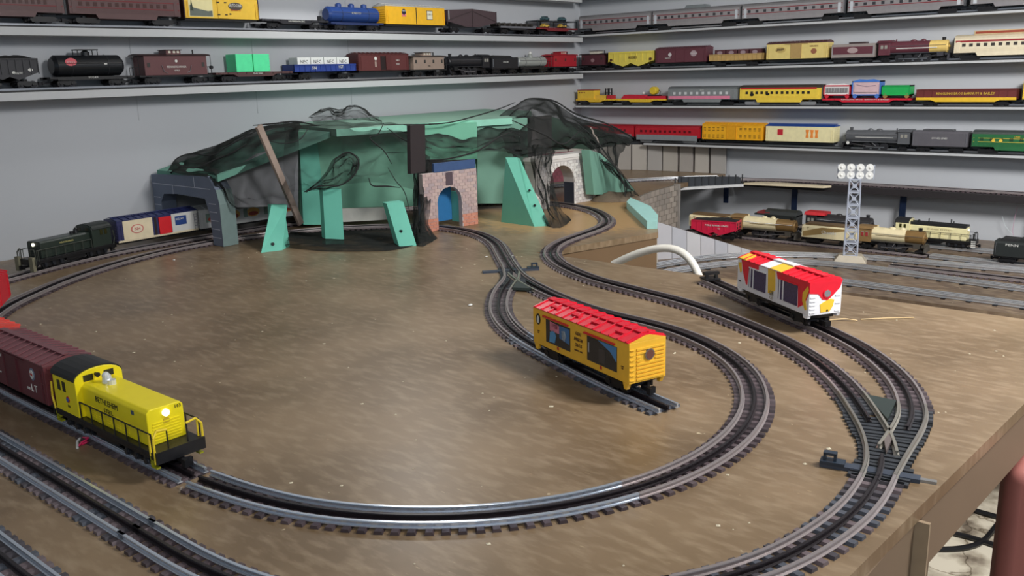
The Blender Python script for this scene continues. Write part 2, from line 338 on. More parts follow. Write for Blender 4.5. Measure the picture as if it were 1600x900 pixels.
for a, b, lab, rm, tt, nm in [
        ((.45, 1.95), (1.17, 2.268), 'track nearest the left wall under the black locomotive', RAILN, TM, 'curved_track'),
        ((1.17, 2.268), (2.0, 2.14), 'track against the left wall under the netting mountain', RAILN, TM, 'straight_track'),
        ((2.0, 2.14), (2.225, 1.515), 'track curving out of the white stone portal', RAILN, TM, 'curved_track'),
        ((2.225, 1.515), (1.70, 1.312), 'track bending sharply on bare plywood in front of the white portal', RAILN, TM, 'curved_track'),
        ((1.70, 1.312), (1.465, .89), 'dark curved track beside the far switch machine', RAILN, TM, 'curved_track'),
        ((1.465, .89), None, 'track between the yellow boxcar and the white and red boxcar', RAILN, TM, 'curved_track')]:
    track(cut(O2, s_at(O2, *a)+.0005, (s_at(O2, *b) if b else sS0)+.0005), lab, 0, rm, tt, name=nm)
track(cut(O2, sS1, s_at(O2, .60, .33)), 'curved track leaving the near switch along the front edge of the table', 0, RAILN, TB)
track(cut(O2, s_at(O2, .60, .33), s_at(O2, .367, .80)), 'curved track cut off by the bottom edge of the picture', 0, RAILS, TM)
track(cut(O2, s_at(O2, .367, .80), 99), 'straight track running beside the yellow locomotive track, second from the left corner', 0, RAILS, TB, name='straight_track')
track(spline([(.262, .35), (.262, .8), (.262, 1.5)]), 'straight track in the bottom left corner of the picture', 0, RAILS, TB, name='straight_track')
# the two spurs
sp1 = spline([(1.50, 1.275), (1.45, 1.225), (1.40, 1.19), (1.34, 1.158), (1.27, 1.11), (1.205, 1.055), (1.15, .995), (1.105, .93), (1.07, .86), (1.04, .79), (.99, .66), (.955, .548)])
_t = [O2[min(range(len(O2)), key=lambda i: (O2[i]-Vector((x, y, 0))).length)] for x, y in ((.925, .27), (.915, .27))]
sp2 = spline([(1.631, .848), (1.55, .728), (1.47, .608), (1.41, .515), (1.355, .445), (1.295, .389), (1.228, .341), (1.172, .313), (1.115, .292), (1.054, .283), (1.0, .279), (.96, .275)]+[tuple(p[:2]) for p in _t])
a1 = s_at(sp1, 1.345, 1.16); a2 = s_at(sp2, 1.15, .303)
track(cut(sp1, a1, s_at(sp1, 1.105, .93)), 'curved spur track behind the left end of the yellow boxcar', 0, RAILN, TM)
track(cut(sp1, s_at(sp1, 1.105, .93)+.0005, 99), 'straight dead end track under the yellow boxcar with the red roof', 0, RAILS, TB, name='straight_track')
track(cut(sp2, 0, s_at(sp2, 1.41, .515)), 'straight dead end track under the white and red boxcar', 0, RAILN, TM, name='straight_track')
track(cut(sp2, s_at(sp2, 1.41, .515)+.0005, a2), 'curved track between the white and red boxcar and the near switch', 0, RAILN, TM)
SWD = mat((48, 52, 58), .45, var=.15); SWT = [tie_mesh(mat((62, 64, 70), .5, var=.2, scale=90), .0042, .0245)]
def switch(cA, cB, label, machine_side, bar, rm, stock=True):
    """two routes sharing one throat; cA and cB start at the throat"""
    tA, tB = tangents(cA), tangents(cB); mid = cA[len(cA)//2]
    o = thing('track_switch', label, 'track switch', (mid.x, mid.y, 0)); A = [p-mid for p in cA]; B = [p-mid for p in cB]
    side = 1 if (B[-1]-A[-1]).dot(Vector((-tA[-1].y, tA[-1].x, 0))) > 0 else -1    # B leaves to this side of A
    for c, t, s in ((A, tA, side), (B, tB, -side)):
        sweep(c, t, -s*.0159, .0036, PROF).build('stock_rail', rm, o, smooth=True)
        k = int(len(c)*.30); sweep(c[k:], t[k:], s*.0159, .0036, PROF).build('closure_rail', mat((188, 182, 170), .3, .8), o, smooth=True)
        k = int(len(c)*.62); sweep(c[k:], t[k:], 0, .0036, PROF).build('center_rail', RAILD, o, smooth=True)
    sweep(A[:max(3, int(len(A)*.3))], tA[:max(3, int(len(A)*.3))], 0, .0036, PROF).build('center_rail', RAILD, o, smooth=True)
    n = min(len(A), len(B)); L = clen(A); ks = int(L/.0118)
    for i in range(ks):
        f = (i+.5)/ks; a = A[min(len(A)-1, int(f*(len(A)-1)))]; b = B[min(len(B)-1, int(f*(len(B)-1)))]; ta = (tA[int(f*(len(A)-1))]+tB[int(f*(len(B)-1))]).normalized()
        d = (b-a).length/2; c = (a+b)/2; w = .0038
        if d > .029:
            for q_, tq in ((a, tA[int(f*(len(A)-1))]), (b, tB[int(f*(len(B)-1))])): inst('tie', SWT[0], o, (q_.x, q_.y, .0001), math.atan2(tq.y, tq.x))
            continue
        me = M().box(-w, w, -(.0245+d), .0245+d, 0, .0036).mesh('tie', SWD); inst('tie', me, o, (c.x, c.y, .0001), math.atan2(ta.y, ta.x))
    # frog plate between the routes at the open end, guard wedge towards the throat
    e = A[-1].lerp(B[-1], .5); f = A[int(len(A)*.66)].lerp(B[int(len(B)*.66)], .5); nd = (B[-1]-A[-1]).normalized(); g = max(.004, (B[-1]-A[-1]).length/2-.019)
    M().solid([e-nd*g+Vector((0, 0, .0037)), e+nd*g+Vector((0, 0, .0037)), f+Vector((0, 0, .0037))], (0, 0, .0052)).build('frog_plate', mat((44, 54, 52), .55), o)
    h = A[int(len(A)*.28)].lerp(B[int(len(B)*.28)], .5); h2 = A[int(len(A)*.56)].lerp(B[int(len(B)*.56)], .5); mm = h.lerp(h2, .6); q = Vector((-(h2-h).y, (h2-h).x, 0)).normalized()*.0052
    M().solid([h+Vector((0, 0, .0037)), mm-q+Vector((0, 0, .0037)), h2+Vector((0, 0, .0037)), mm+q+Vector((0, 0, .0037))], (0, 0, .0050)).build('guard_wedge', mat((104, 94, 92), .5), o)
    # throw bar and the switch machine beside the throat
    b0 = A[int(len(A)*.12)]; t = tA[int(len(A)*.12)]; nn = Vector((-t.y, t.x, 0))*machine_side; ang = math.atan2(nn.y, nn.x)
    br = M().box(-.040 if bar else -.066, .062, -.0065, .0065, .0, .0045).build('throw_bar', mat((58, 66, 80), .5), o); br.location = b0; br.rotation_euler = (0, 0, ang)
    mc = M().box(.036, .062, -.006, .008, .0046, .008).box(.045, .048, -.004, .004, .008, .016).box(.056, .059, -.004, .004, .008, .016).box(.045, .059, -.004, .004, .014, .017).build('switch_machine', mat((40, 52, 66), .4), br)
    if bar:
        M().box(-.056, -.036, -.004, .002, .0, .003).build('wire_lug', mat((150, 150, 150), .4, .6), br)
    return o
swA = list(reversed(cut(O2, sS0, sS1))); swB = list(reversed(cut(sp2, a2, 99)))

switch(swA, swB, 'near track switch with a black frog plate at the right front of the table', 1, True, mat((166, 160, 152), .3, .8))
swC = cut(O1, sA, sB); swD = cut(sp1, 0, a1)
switch(swC, swD, 'far track switch where the spur leaves the oval, beyond the yellow boxcar', 1, False, RAILN)
# the track end behind the white and red boxcar
bp = thing('track_bumper', 'small dark bumper at the far end of the white and red boxcar track', 'bumper', (1.628, .844, 0), math.atan2(.12, .08))
M().box(-.02, .01, -.016, .016, .0095, .013).box(-.012, -.006, -.014, -.008, .013, .022).box(-.012, -.006, .008, .014, .013, .022).box(-.013, -.004, -.017, .017, .020, .026).build('frame', BLK, bp)
M().box(-.004, .004, -.006, .006, .021, .025).build('pad', IRON, bp)
# track along the wall at table height
W = spline([(2.62, 2.12), (2.8, 2.03), (2.95, 1.94), (3.09, 1.84), (3.21, 1.72), (3.31, 1.58), (3.366, 1.42), (3.378, 1.25), (3.378, .9), (3.378, .3), (3.378, -.5)])
sW = s_at(W, 3.25, 1.67)
track(cut(W, 0, sW), 'track with bright rails in front of the grey plank backdrop', 0, CHROME, TM)
s5 = thing('wall_shelf', 'dark low shelf carrying a track at table height on the right wall', 'shelf', ((XF+XB)/2, .4, -.012), 0, 'shelves of trains on the walls')
M().box(-.045, .042, -1.6, 1.28, -.024, 0).build('board', mat((42, 38, 40), .5), s5)
for y in (1.782, 1.389, .98, .55):
    M().box(-.006, .0, y-.4-.011, y-.4+.011, -.125, -.024).build('bracket', mat((34, 48, 76), .4, .5), s5) if y < 1.7 else M().box(-.03, -.024, 1.26, 1.28, -.10, -.024).build('bracket', mat((34, 48, 76), .4, .5), s5)
track(cut(W, sW+.0005, s_at(W, 3.378, -.3)), 'dark track running the length of the low shelf on the right wall', -.0118, RAILN, TM, name='straight_track')
# lower table tracks
Z2 = -.18
TT = [M().box(-.0055, .0055, -.029, .029, 0, .0022).mesh('tie', mat((28, 28, 32), .4, .4))]
def tub(pts, lab, nm='curved_track'): return track(spline(pts), lab, Z2, CHROME, TT, .062, PIPE, nm, .0018, CHROME)
tub([(2.50, -.3), (2.50, .3), (2.50, .75), (2.50, .88), (2.485, 1.0)], 'shiny tubular track nearest the aisle on the lower table', 'straight_track')
tub([(2.684, -.3), (2.684, .3), (2.686, .50), (2.70, .66), (2.715, .80), (2.72, .92), (2.70, 1.06), (2.63, 1.19), (2.53, 1.27), (2.43, 1.32), (2.31, 1.36), (2.18, 1.38)], 'shiny tubular track on the lower table passing just in front of the floodlight tower')
tub([(2.95, -.3), (2.94, .3), (2.925, .50), (2.90, .70), (2.885, .86), (2.86, .98), (2.82, 1.08), (2.755, 1.205), (2.67, 1.30), (2.575, 1.365), (2.40, 1.43), (2.2, 1.46)], 'shiny tubular track on the lower table passing behind the floodlight tower')
track(spline([(2.806, -.3), (2.80, .3), (2.792, .835)]), 'straight dark track between the shiny tracks on the lower table', Z2, RAILN, TM, name='straight_track')
# ------------------------------------------------------------ rolling stock
WH = M().cyl((0, -.0215, .009), (0, -.0175, .009), .0092, 14).cyl((0, .0175, .009), (0, .0215, .009), .0092, 14).cyl((0, -.0175, .009), (0, .0175, .009), .0028, 6)
# wheel sets: tread on the rail, flange inside it
WH = M()
for s in (-1, 1): WH.cyl((0, s*.0135, .0088), (0, s*.0188, .0088), .0088, 14)
WH.cyl((0, -.0135, .0088), (0, .0135, .0088), .0025, 6)
WHEEL = WH.mesh('wheel_set', mat((52, 52, 56), .35, .7))
def truck_mesh(m, kind=0):
    t = M()
    for s in (-1, 1):
        y0, y1 = s*.0195, s*.0225; y0, y1 = min(y0, y1), max(y0, y1)
        if kind == 0:
            t.prism([(-.024, .006), (-.018, .006), (-.012, .009), (-.005, .0045), (.005, .0045), (.012, .009), (.018, .006), (.024, .006), (.024, .013), (.012, .0165), (-.012, .0165), (-.024, .013)], y0, y1, 1)
            t.cyl((-.015, s*.0215, .0095), (-.015, s*.0240, .0095), .004, 8).cyl((.015, s*.0215, .0095), (.015, s*.0240, .0095), .004, 8)
        else:
            t.prism([(-.033, .012), (-.028, .004), (.028, .004), (.033, .012), (.030, .017), (-.030, .017)], y0, y1, 1)
    t.box(-.006, .006, -.020, .020, .008, .017).cyl((0, 0, .016), (0, 0, .022), .008, 10)
    return t.mesh('truck', m)
TRK = truck_mesh(BLK); TRKP = truck_mesh(BLK, 1); TRKS = truck_mesh(mat((170, 172, 176), .35, .6), 1)
CPL = M().box(-.012, .004, -.0025, .0025, .008, .013).box(.004, .009, -.006, .006, .006, .015).box(.009, .012, -.006, -.002, .006, .015).mesh('coupler', mat((30, 30, 34), .4, .5))
def under(t, L, trk=None, inset=None, wheels=True):
    inset = inset or min(.047, L*.2); trk = trk or TRK
    for s in (-1, 1):
        q = inst('truck', trk, t, (s*(L/2-inset), 0, 0))
        if wheels:
            for u in (-.015, .015): inst('wheel_set', WHEEL, q, (u, 0, 0))
        inst('coupler', CPL, t, (s*(L/2+.001), 0, 0), 0 if s > 0 else math.pi)
HW = .031
def panel(t, x0, x1, z0, z1, m, name='painted_panel', y=None, th=.0006):
    y = -HW if y is None else y
    return M().box(x0, x1, y-th, y, z0, z1).build(name, m, t)
def badge(t, x, z, r, m, sx=1, y=None, name='badge', th=.0007):
    y = -HW if y is None else y; n = 18
    return M().prism([(x+r*sx*math.cos(2*math.pi*i/n), z+r*math.sin(2*math.pi*i/n)) for i in range(n)], y-th, y, 1).build(name, m, t)
def boxcar(t, L, body, roof=None, H=.056, door=True, doorm=None, sill=BLK, ribs=True, roofrib=True, peak=.008, z0=.024):
    B = mat(body) if isinstance(body, tuple) else body; Rf = roof or B; h = L/2
    M().box(-h, h, -HW, HW, z0, z0+H).build('body', B, t, bevel=.0008)
    ew = HW+.001; r = M().prism([(-ew, z0+H), (ew, z0+H), (ew, z0+H+.0015), (0, z0+H+peak), (-ew, z0+H+.0015)], -h-.0005, h+.0005)
    if roofrib:
        n = int(L/.018)
        for i in range(n+1):
            x = -h+.001+(L-.002)*i/n
            for s in (-1, 1): r.add([(x-.001, s*ew, z0+H+.0016), (x+.001, s*ew, z0+H+.0016), (x+.001, s*.004, z0+H+peak+.0008), (x-.001, s*.004, z0+H+peak+.0008), (x-.001, s*ew, z0+H+.003), (x+.001, s*ew, z0+H+.003), (x+.001, s*.004, z0+H+peak+.0018), (x-.001, s*.004, z0+H+peak+.0018)], [(0, 1, 2, 3), (4, 5, 6, 7), (0, 1, 5, 4), (1, 2, 6, 5), (2, 3, 7, 6), (3, 0, 4, 7)])
    r.build('roof', Rf, t); M().box(-h-.001, h+.001, -.0042, .0042, z0+H+peak+.0008, z0+H+peak+.0022).build('roof_walk', Rf, t)
    M().box(-h+.004, h-.004, -HW+.008, HW-.008, z0-.006, z0).build('underframe', sill, t)
    if door:
        for s in (-1, 1):
            d = M().box(-.020, .020, min(s*HW, s*(HW+.0014)), max(s*HW, s*(HW+.0014)), z0+.002, z0+H-.003)
            for x in (-.021, .0195): d.box(x, x+.0015, min(s*HW, s*(HW+.0024)), max(s*HW, s*(HW+.0024)), z0+.002, z0+H-.003)
            d.build('door', doorm or B, t)
            M().box(-.045, .045, min(s*HW, s*(HW+.0022)), max(s*HW, s*(HW+.0022)), z0+H-.003, z0+H-.0015).build('door_track', doorm or B, t)
    if ribs:
        e = M()
        for s in (-1, 1):
            for i in range(7): x0, x1 = s*h, s*(h+.0012); e.box(min(x0, x1), max(x0, x1), -HW+.004, HW-.004, z0+.004+i*.0072, z0+.0065+i*.0072)
        e.build('end_ribs', B, t)
    for s in (-1, 1):
        l = M()
        for x in (-.0045, .0037): l.box(s*(h-.006)+x, s*(h-.006)+x+.0008, -HW-.0014, -HW-.0002, z0+.003, z0+.046)
        for i in range(6): l.box(s*(h-.006)-.004, s*(h-.006)+.004, -HW-.0012, -HW-.0002, z0+.004+i*.008, z0+.0048+i*.008)
        l.build('ladder', B, t)
def windows(t, xs, z0, z1, w, m, y=-HW, name='window'):
    me = M().box(-w/2, w/2, y-.0007, y, z0, z1).mesh(name, m)
    for x in xs: inst(name, me, t, (x, 0, 0))
def passenger(t, L, body, roof, band=None, wins=9, H=.058, wm=None, lower=None, vest=None, trk=TRKP, hw=.0325):
    h = L/2; z0 = .018; mB = mat(*body) if isinstance(body[0], tuple) else mat(body); mR = mat(roof, .4, .3)
    prof = [(-hw, z0), (hw, z0), (hw, z0+H-.010), (hw-.003, z0+H-.003), (hw-.012, z0+H+.001), (0, z0+H+.003), (-hw+.012, z0+H+.001), (-hw+.003, z0+H-.003), (-hw, z0+H-.010)]
    M().prism([(-hw, z0+.008), (hw, z0+.008), (hw, z0+H-.010), (-hw, z0+H-.010)], -h, h).build('body', mB, t)
    M().prism(prof[2:], -h, h).build('roof', mR, t)
    for s in (-1, 1): M().prism([(-h+.068, z0+.008), (-h+.074, z0-.003), (h-.074, z0-.003), (h-.068, z0+.008)], min(s*hw, s*(hw-.002)), max(s*hw, s*(hw-.002)), 1).build('skirt', mB, t)
    fl = M(); 
    for i in range(4): fl.box(-h+.004, h-.004, -hw-.0006, -hw, z0+.012+i*.0028, z0+.0132+i*.0028)
    fl.build('fluting', mB, t)
    if band:
        for z in (z0+.023, z0+.041): panel(t, -h+.002, h-.002, z, z+.0028, mat(band), 'stripe', -hw)
    if lower: panel(t, -h+.004, h-.03, z0+.010, z0+.022, mat(lower), 'lower_band', -hw-.0006)
    W_ = wm or mat((40, 40, 46), .2)
    k = (L-.075)/(wins-1); windows(t, [-h+.030+i*k for i in range(wins)], z0+.028, z0+.038, min(.011, k*.5), W_, -hw)
    for s in (-1, 1):
        M().box(min(s*h, s*(h+.006)), max(s*h, s*(h+.006)), -.02, .02, z0+.006, z0+H-.006).build('vestibule', mat((70, 72, 76), .5), t)
        M().box(s*(h-.013)-.0055, s*(h-.013)+.0055, -hw-.0009, -hw, z0+.010, z0+.044).build('door', vest or mB, t)
    under(t, L, trk, .05)
def hopper(t, L, body, H=.050, load=True, z0=.022, bays=True):
    B = mat(body); h = L/2
    m = M().solid([(-h, -HW, z0+H), (h, -HW, z0+H), (h, -HW, z0+.016), (h-.045, -HW, z0), (h-.075, -HW, z0-.008), (.02, -HW, z0-.002), (0, -HW, z0+.006), (-.02, -HW, z0-.002), (-h+.075, -HW, z0-.008), (-h+.045, -HW, z0), (-h, -HW, z0+.016)], (0, 2*HW, 0))
    m.build('body', B, t)
    r = M()
    n = 8
    for i in range(n+1):
        x = -h+.001+(L-.002)*i/n; r.box(x-.001, x+.001, -HW-.002, -HW, z0+.012, z0+H)
    r.box(-h, h, -HW-.0022, -HW, z0+H-.003, z0+H); r.build('ribs', B, t)
    if load:
        ld = M(); n = 12; vs = []; fs = []
        for i in range(n+1):
            for j in range(5):
                x = (-h+.003)+(L-.006)*i/n; y = -HW+.003+(2*HW-.006)*j/4; e = min(i, n-i, 3)/3*min(j, 4-j, 1); vs.append((x, y, z0+H+.0005+e*(.006+.003*noise.noise(Vector((x*60, y*60, L)))+.002*math.sin(x*35))))
        fs = [(i*5+j, i*5+j+1, (i+1)*5+j+1, (i+1)*5+j) for i in range(n) for j in range(4)]
        ld.add(vs, fs).build('coal_load', mat((26, 26, 28), .8, bump=.6, scale=300), t)
    under(t, L)
def gondola(t, L, body, H=.028, z0=.022, low=None, name='body'):
    B = mat(body); h = L/2; m = M().box(-h, h, -HW, HW, z0, z0+.003).box(-h, h, -HW, -HW+.002, z0, z0+H).box(-h, h, HW-.002, HW, z0, z0+H).box(-h, -h+.002, -HW, HW, z0, z0+H).box(h-.002, h, -HW, HW, z0, z0+H)
    m.build(name, B, t); r = M(); n = 12
    for i in range(n+1):
        x = -h+.0015+(L-.003)*i/n; r.box(x-.0008, x+.0008, -HW-.0016, -HW, z0+.003, z0+H-.002)
    r.box(-h, h, -HW-.002, -HW, z0+H-.003, z0+H).build('ribs', B, t); under(t, L)
def flat(t, L, body, z0=.022):
    h = L/2; B = mat(body)
    M().prism([(-h, z0), (-h+.06, z0), (-h+.075, z0-.007), (h-.075, z0-.007), (h-.06, z0), (h, z0), (h, z0+.006), (-h, z0+.006)], -HW, HW, 1).build('deck', B, t)
    s = M()
    for i in range(9): s.box(-h+.01+i*(L-.02)/8-.0012, -h+.01+i*(L-.02)/8+.0012, -HW-.0018, -HW, z0+.001, z0+.005)
    s.build('stake_pockets', B, t); under(t, L)
def tank(t, L, body, domes=1, r=.026, z0=.022, frame=(30, 30, 32), hand=True, k=1.0):
    B = mat(body, .3) if isinstance(body, tuple) else body; h = L/2*k; zc = z0+r+.004; m = M().cyl((-h+.012, 0, zc), (h-.012, 0, zc), r, 24)
    for s in (-1, 1): m.cyl((s*(h-.012), 0, zc), (s*(h-.004), 0, zc), r, 24, r*.72)
    m.build('tank', B, t, smooth=True)
    d = M(); xs = {1: [0], 2: [-.03, .03], 3: [-.055, 0, .055]}[domes]
    for x in xs: d.cyl((x, 0, zc+r-.004), (x, 0, zc+r+.008), .0105, 14).cyl((x, 0, zc+r+.008), (x, 0, zc+r+.0115), .0105, 14, .005)
    d.build('dome', B, t, smooth=True)
    M().box(-L/2, L/2, -.012, .012, z0-.004, z0+.002).box(-L/2, -L/2+.02, -HW, HW, z0-.002, z0+.003).box(L/2-.02, L/2, -HW, HW, z0-.002, z0+.003).box(-L/2+.02, L/2-.02, -HW+.002, -HW+.005, z0-.005, z0+.003).build('frame', mat(frame), t)
    b = M()
    for x in (-h*.5, h*.5): 
        for i in range(12):
            a0 = math.pi*2*i/12; a1 = math.pi*2*(i+1)/12; b.cyl((x, math.cos(a0)*(r+.0005), zc+math.sin(a0)*(r+.0005)), (x, math.cos(a1)*(r+.0005), zc+math.sin(a1)*(r+.0005)), .0008, 4)
    b.build('tank_bands', mat((50, 50, 54), .4), t)
    if hand: M().tube([(-h+.01, -r-.003, zc+.006), (h-.01, -r-.003, zc+.006)], .0006, 6).build('handrail', STEEL, t)
    under(t, L)
def caboose(t, L, body, roof=None, cup=True, H=.046, z0=.024, cupm=None, bay=False, wins=4):
    B = mat(body); Rf = roof or B; h = L/2; hb = h-.016
    M().box(-hb, hb, -HW+.001, HW-.001, z0, z0+H).build('body', B, t, bevel=.0006); M().prism([(-HW-.001, z0+H), (HW+.001, z0+H), (HW-.006, z0+H+.004), (0, z0+H+.0065), (-HW+.006, z0+H+.004)], -h+.002, h-.002).build('roof', Rf, t)
    if cup:
        c = M().box(-.022, .022, -.020, .020, z0+H+.003, z0+H+.0155).build('cupola', cupm or B, t); M().box(-.025, .025, -.023, .023, z0+H+.0155, z0+H+.0175).build('cupola_roof', Rf, c)
        windows(c, (-.012, .002, .014), z0+H+.008, z0+H+.014, .007, mat((210, 205, 190), .3), -.020)
    M().cyl((hb-.02, .006, z0+H+.004), (hb-.02, .006, z0+H+.018), .0022, 8).build('smokestack', BLK, t)
    r = M().box(-h, h, -HW+.003, HW-.003, z0-.004, z0)
    r.build('platform', BLK, t); q = M()
    for s in (-1, 1):
        for y in (-.026, -.009, .009, .026): q.cyl((s*(h-.001), y, z0), (s*(h-.001), y, z0+.022), .0007, 5)
        q.cyl((s*(h-.001), -.026, z0+.022), (s*(h-.001), .026, z0+.022), .0007, 5).cyl((s*(h-.001), -.026, z0), (s*(h-.001), -.026, z0+H), .0008, 5)
    q.build('railing', BLK, t)
    windows(t, [-hb+.012+i*(2*hb-.024)/(wins-1) for i in range(wins)], z0+.022, z0+.034, .008, mat((60, 58, 56), .25), -HW+.001); under(t, L, None, .04)
def steam(t, L, boiler, cab=None, nose=None, run=None, face=1, wheels=3, r=.021, smoke=BLK, cabroof=None, trim=True, nosefrac=.3, wr=.0145):
    """steam locomotive, smokebox towards +x when face is 1"""
    f = face; h = L/2; B = mat(boiler, .4) if isinstance(boiler, tuple) else boiler; zc = .050
    x0 = -h+.042; x1 = h-.020
    def X(a, b): return (min(a*f, b*f), max(a*f, b*f))
    xm = x1-(x1-x0)*nosefrac
    M().cyl((x0*f, 0, zc), (xm*f, 0, zc), r+.0015, 22, r).build('boiler', B, t, smooth=True)
    M().cyl((xm*f, 0, zc), (x1*f, 0, zc), r-.0005, 22).cyl((x1*f, 0, zc), ((x1+.003)*f, 0, zc), r*.8, 20, r*.7).cyl(((x1+.003)*f, 0, zc), ((x1+.008)*f, 0, zc+.002), .005, 10).build('smokebox', nose or B, t, smooth=True)
    d = M().cyl(((x1-.014)*f, 0, zc+r-.003), ((x1-.014)*f, 0, zc+r+.009), .0055, 12, .0065).build('smokestack', smoke, t)
    dm = M().ball((((x0+x1)/2+.012)*f, 0, zc+r-.001), .0085, 12, (1.2, 1, .9)).ball((((x0+x1)/2-.020)*f, 0, zc+r-.001), .0085, 12, (1.4, 1, .8)).box(*X(x0+.012, x0+.016), -.002, .002, zc+r, zc+r+.008)
    dm.build('steam_domes', B, t, smooth=True)
    c = M().box(*X(-h+.004, x0+.002), -.028, .028, .026, zc+r-.002).build('cab', mat(cab) if cab else B, t, bevel=.0008)
    cr = M().prism([(-.031, zc+r-.003), (.031, zc+r-.003), (.022, zc+r+.004), (0, zc+r+.006), (-.022, zc+r+.004)], *X(-h-.002, x0+.004)).build('cab_roof', cabroof or (mat(cab) if cab else B), t)
    windows(t, [(-h+.016)*f, (-h+.030)*f], .048, .060, .009, mat((150, 148, 140), .3), -.028)
    M().box(*X(x0-.01, x1-.004), -.027, .027, .030, .033).build('running_board', run or B, t)
    M().box(*X(-h+.01, x1), -.010, .010, .016, .030).build('frame', BLK, t)
    p = M().prism([(-.026, .006), (.026, .006), (.020, .026), (-.020, .026)], *X(x1+.006, x1+.012)); p.box(*X(x1-.002, x1+.008), -.024, .024, .022, .028); p.build('pilot', run or BLK, t)
    M().box(*X(x1-.026, x1-.006), -.029, -.019, .018, .032).box(*X(x1-.026, x1-.006), .019, .029, .018, .032).build('cylinders', run or BLK, t)
    wm = M()
    for s in (-1, 1): wm.cyl((0, s*.0135, wr), (0, s*.0185, wr), wr, 18).cyl((0, s*.0185, wr), (0, s*.0200, wr), wr*.25, 8)
    for i in range(10):
        a = math.pi*2*i/10; wm.cyl((0, -.0188, wr), (math.cos(a)*wr*.9, -.0188, wr+math.sin(a)*wr*.9), .0008, 4)
    me = wm.mesh('drive_wheel', mat((66, 66, 70), .35, .6)); sp = wr*2+.002; xc = (x0+x1)/2-.014
    xs = [(xc+(i-(wheels-1)/2)*sp)*f for i in range(wheels)]
    for x in xs: inst('drive_wheel', me, t, (x, 0, 0))
    rod = M().box(min(xs)-.002, max(xs)+.002, -.0218, -.0204, wr-.004, wr-.001).tube([(xs[len(xs)//2], -.0225, wr-.003), ((x1-.02)*f, -.0235, .024)], .0014, 6)
    rod.tube([(xs[len(xs)//2]+.004, -.0235, wr+.002), (xs[len(xs)//2]+.012*f, -.0235, .029)], .0010, 6).build('side_rods', STEEL, t)
    q = inst('truck', TRK, t, ((h-.028)*f, 0, -.0006)); q.scale = (.55, .9, .8); inst('wheel_set', WHEEL, q, (0, 0, 0))
    q = inst('truck', TRK, t, ((-h+.028)*f, 0, 0)); q.scale = (.7, .95, .9); inst('wheel_set', WHEEL, q, (-.012, 0, 0)); inst('wheel_set', WHEEL, q, (.012, 0, 0))
    if trim: M().tube([((x0)*f, -r-.002, zc+.006), ((x1)*f, -r-.002, zc+.006)], .0006, 5).build('handrail', STEEL, t)
    inst('coupler', CPL, t, (-h*f, 0, 0), math.pi if f > 0 else 0)
def tender(t, L, body, name=None, H=.042, z0=.022, coal=True, band=None, low=None, slope=False):
    B = mat(body) if isinstance(body, tuple) else body; h = L/2
    M().prism([(-.030, z0), (.030, z0), (.030, z0+H-.006), (.024, z0+H), (-.024, z0+H), (-.030, z0+H-.006)], -h, h).build('body', B, t, bevel=.001)
    M().box(-h+.002, h-.002, -.027, .027, z0-.004, z0).build('underframe', BLK, t)
    if coal: 
        c = M(); c.prism([(-h+.01, z0+H), (h-.03, z0+H), (h-.045, z0+H+.007), (-h+.02, z0+H+.009)], -.022, .022, 1); c.build('coal_load', mat((34, 34, 36), .9, bump=.6, scale=250), t)
    M().tube([(-h+.005, -.031, z0+.006), (-h+.005, -.031, z0+H-.006)], .0006, 5).tube([(h-.005, -.031, z0+.006), (h-.005, -.031, z0+H-.006)], .0006, 5).build('grab_iron', STEEL, t)
    under(t, L)
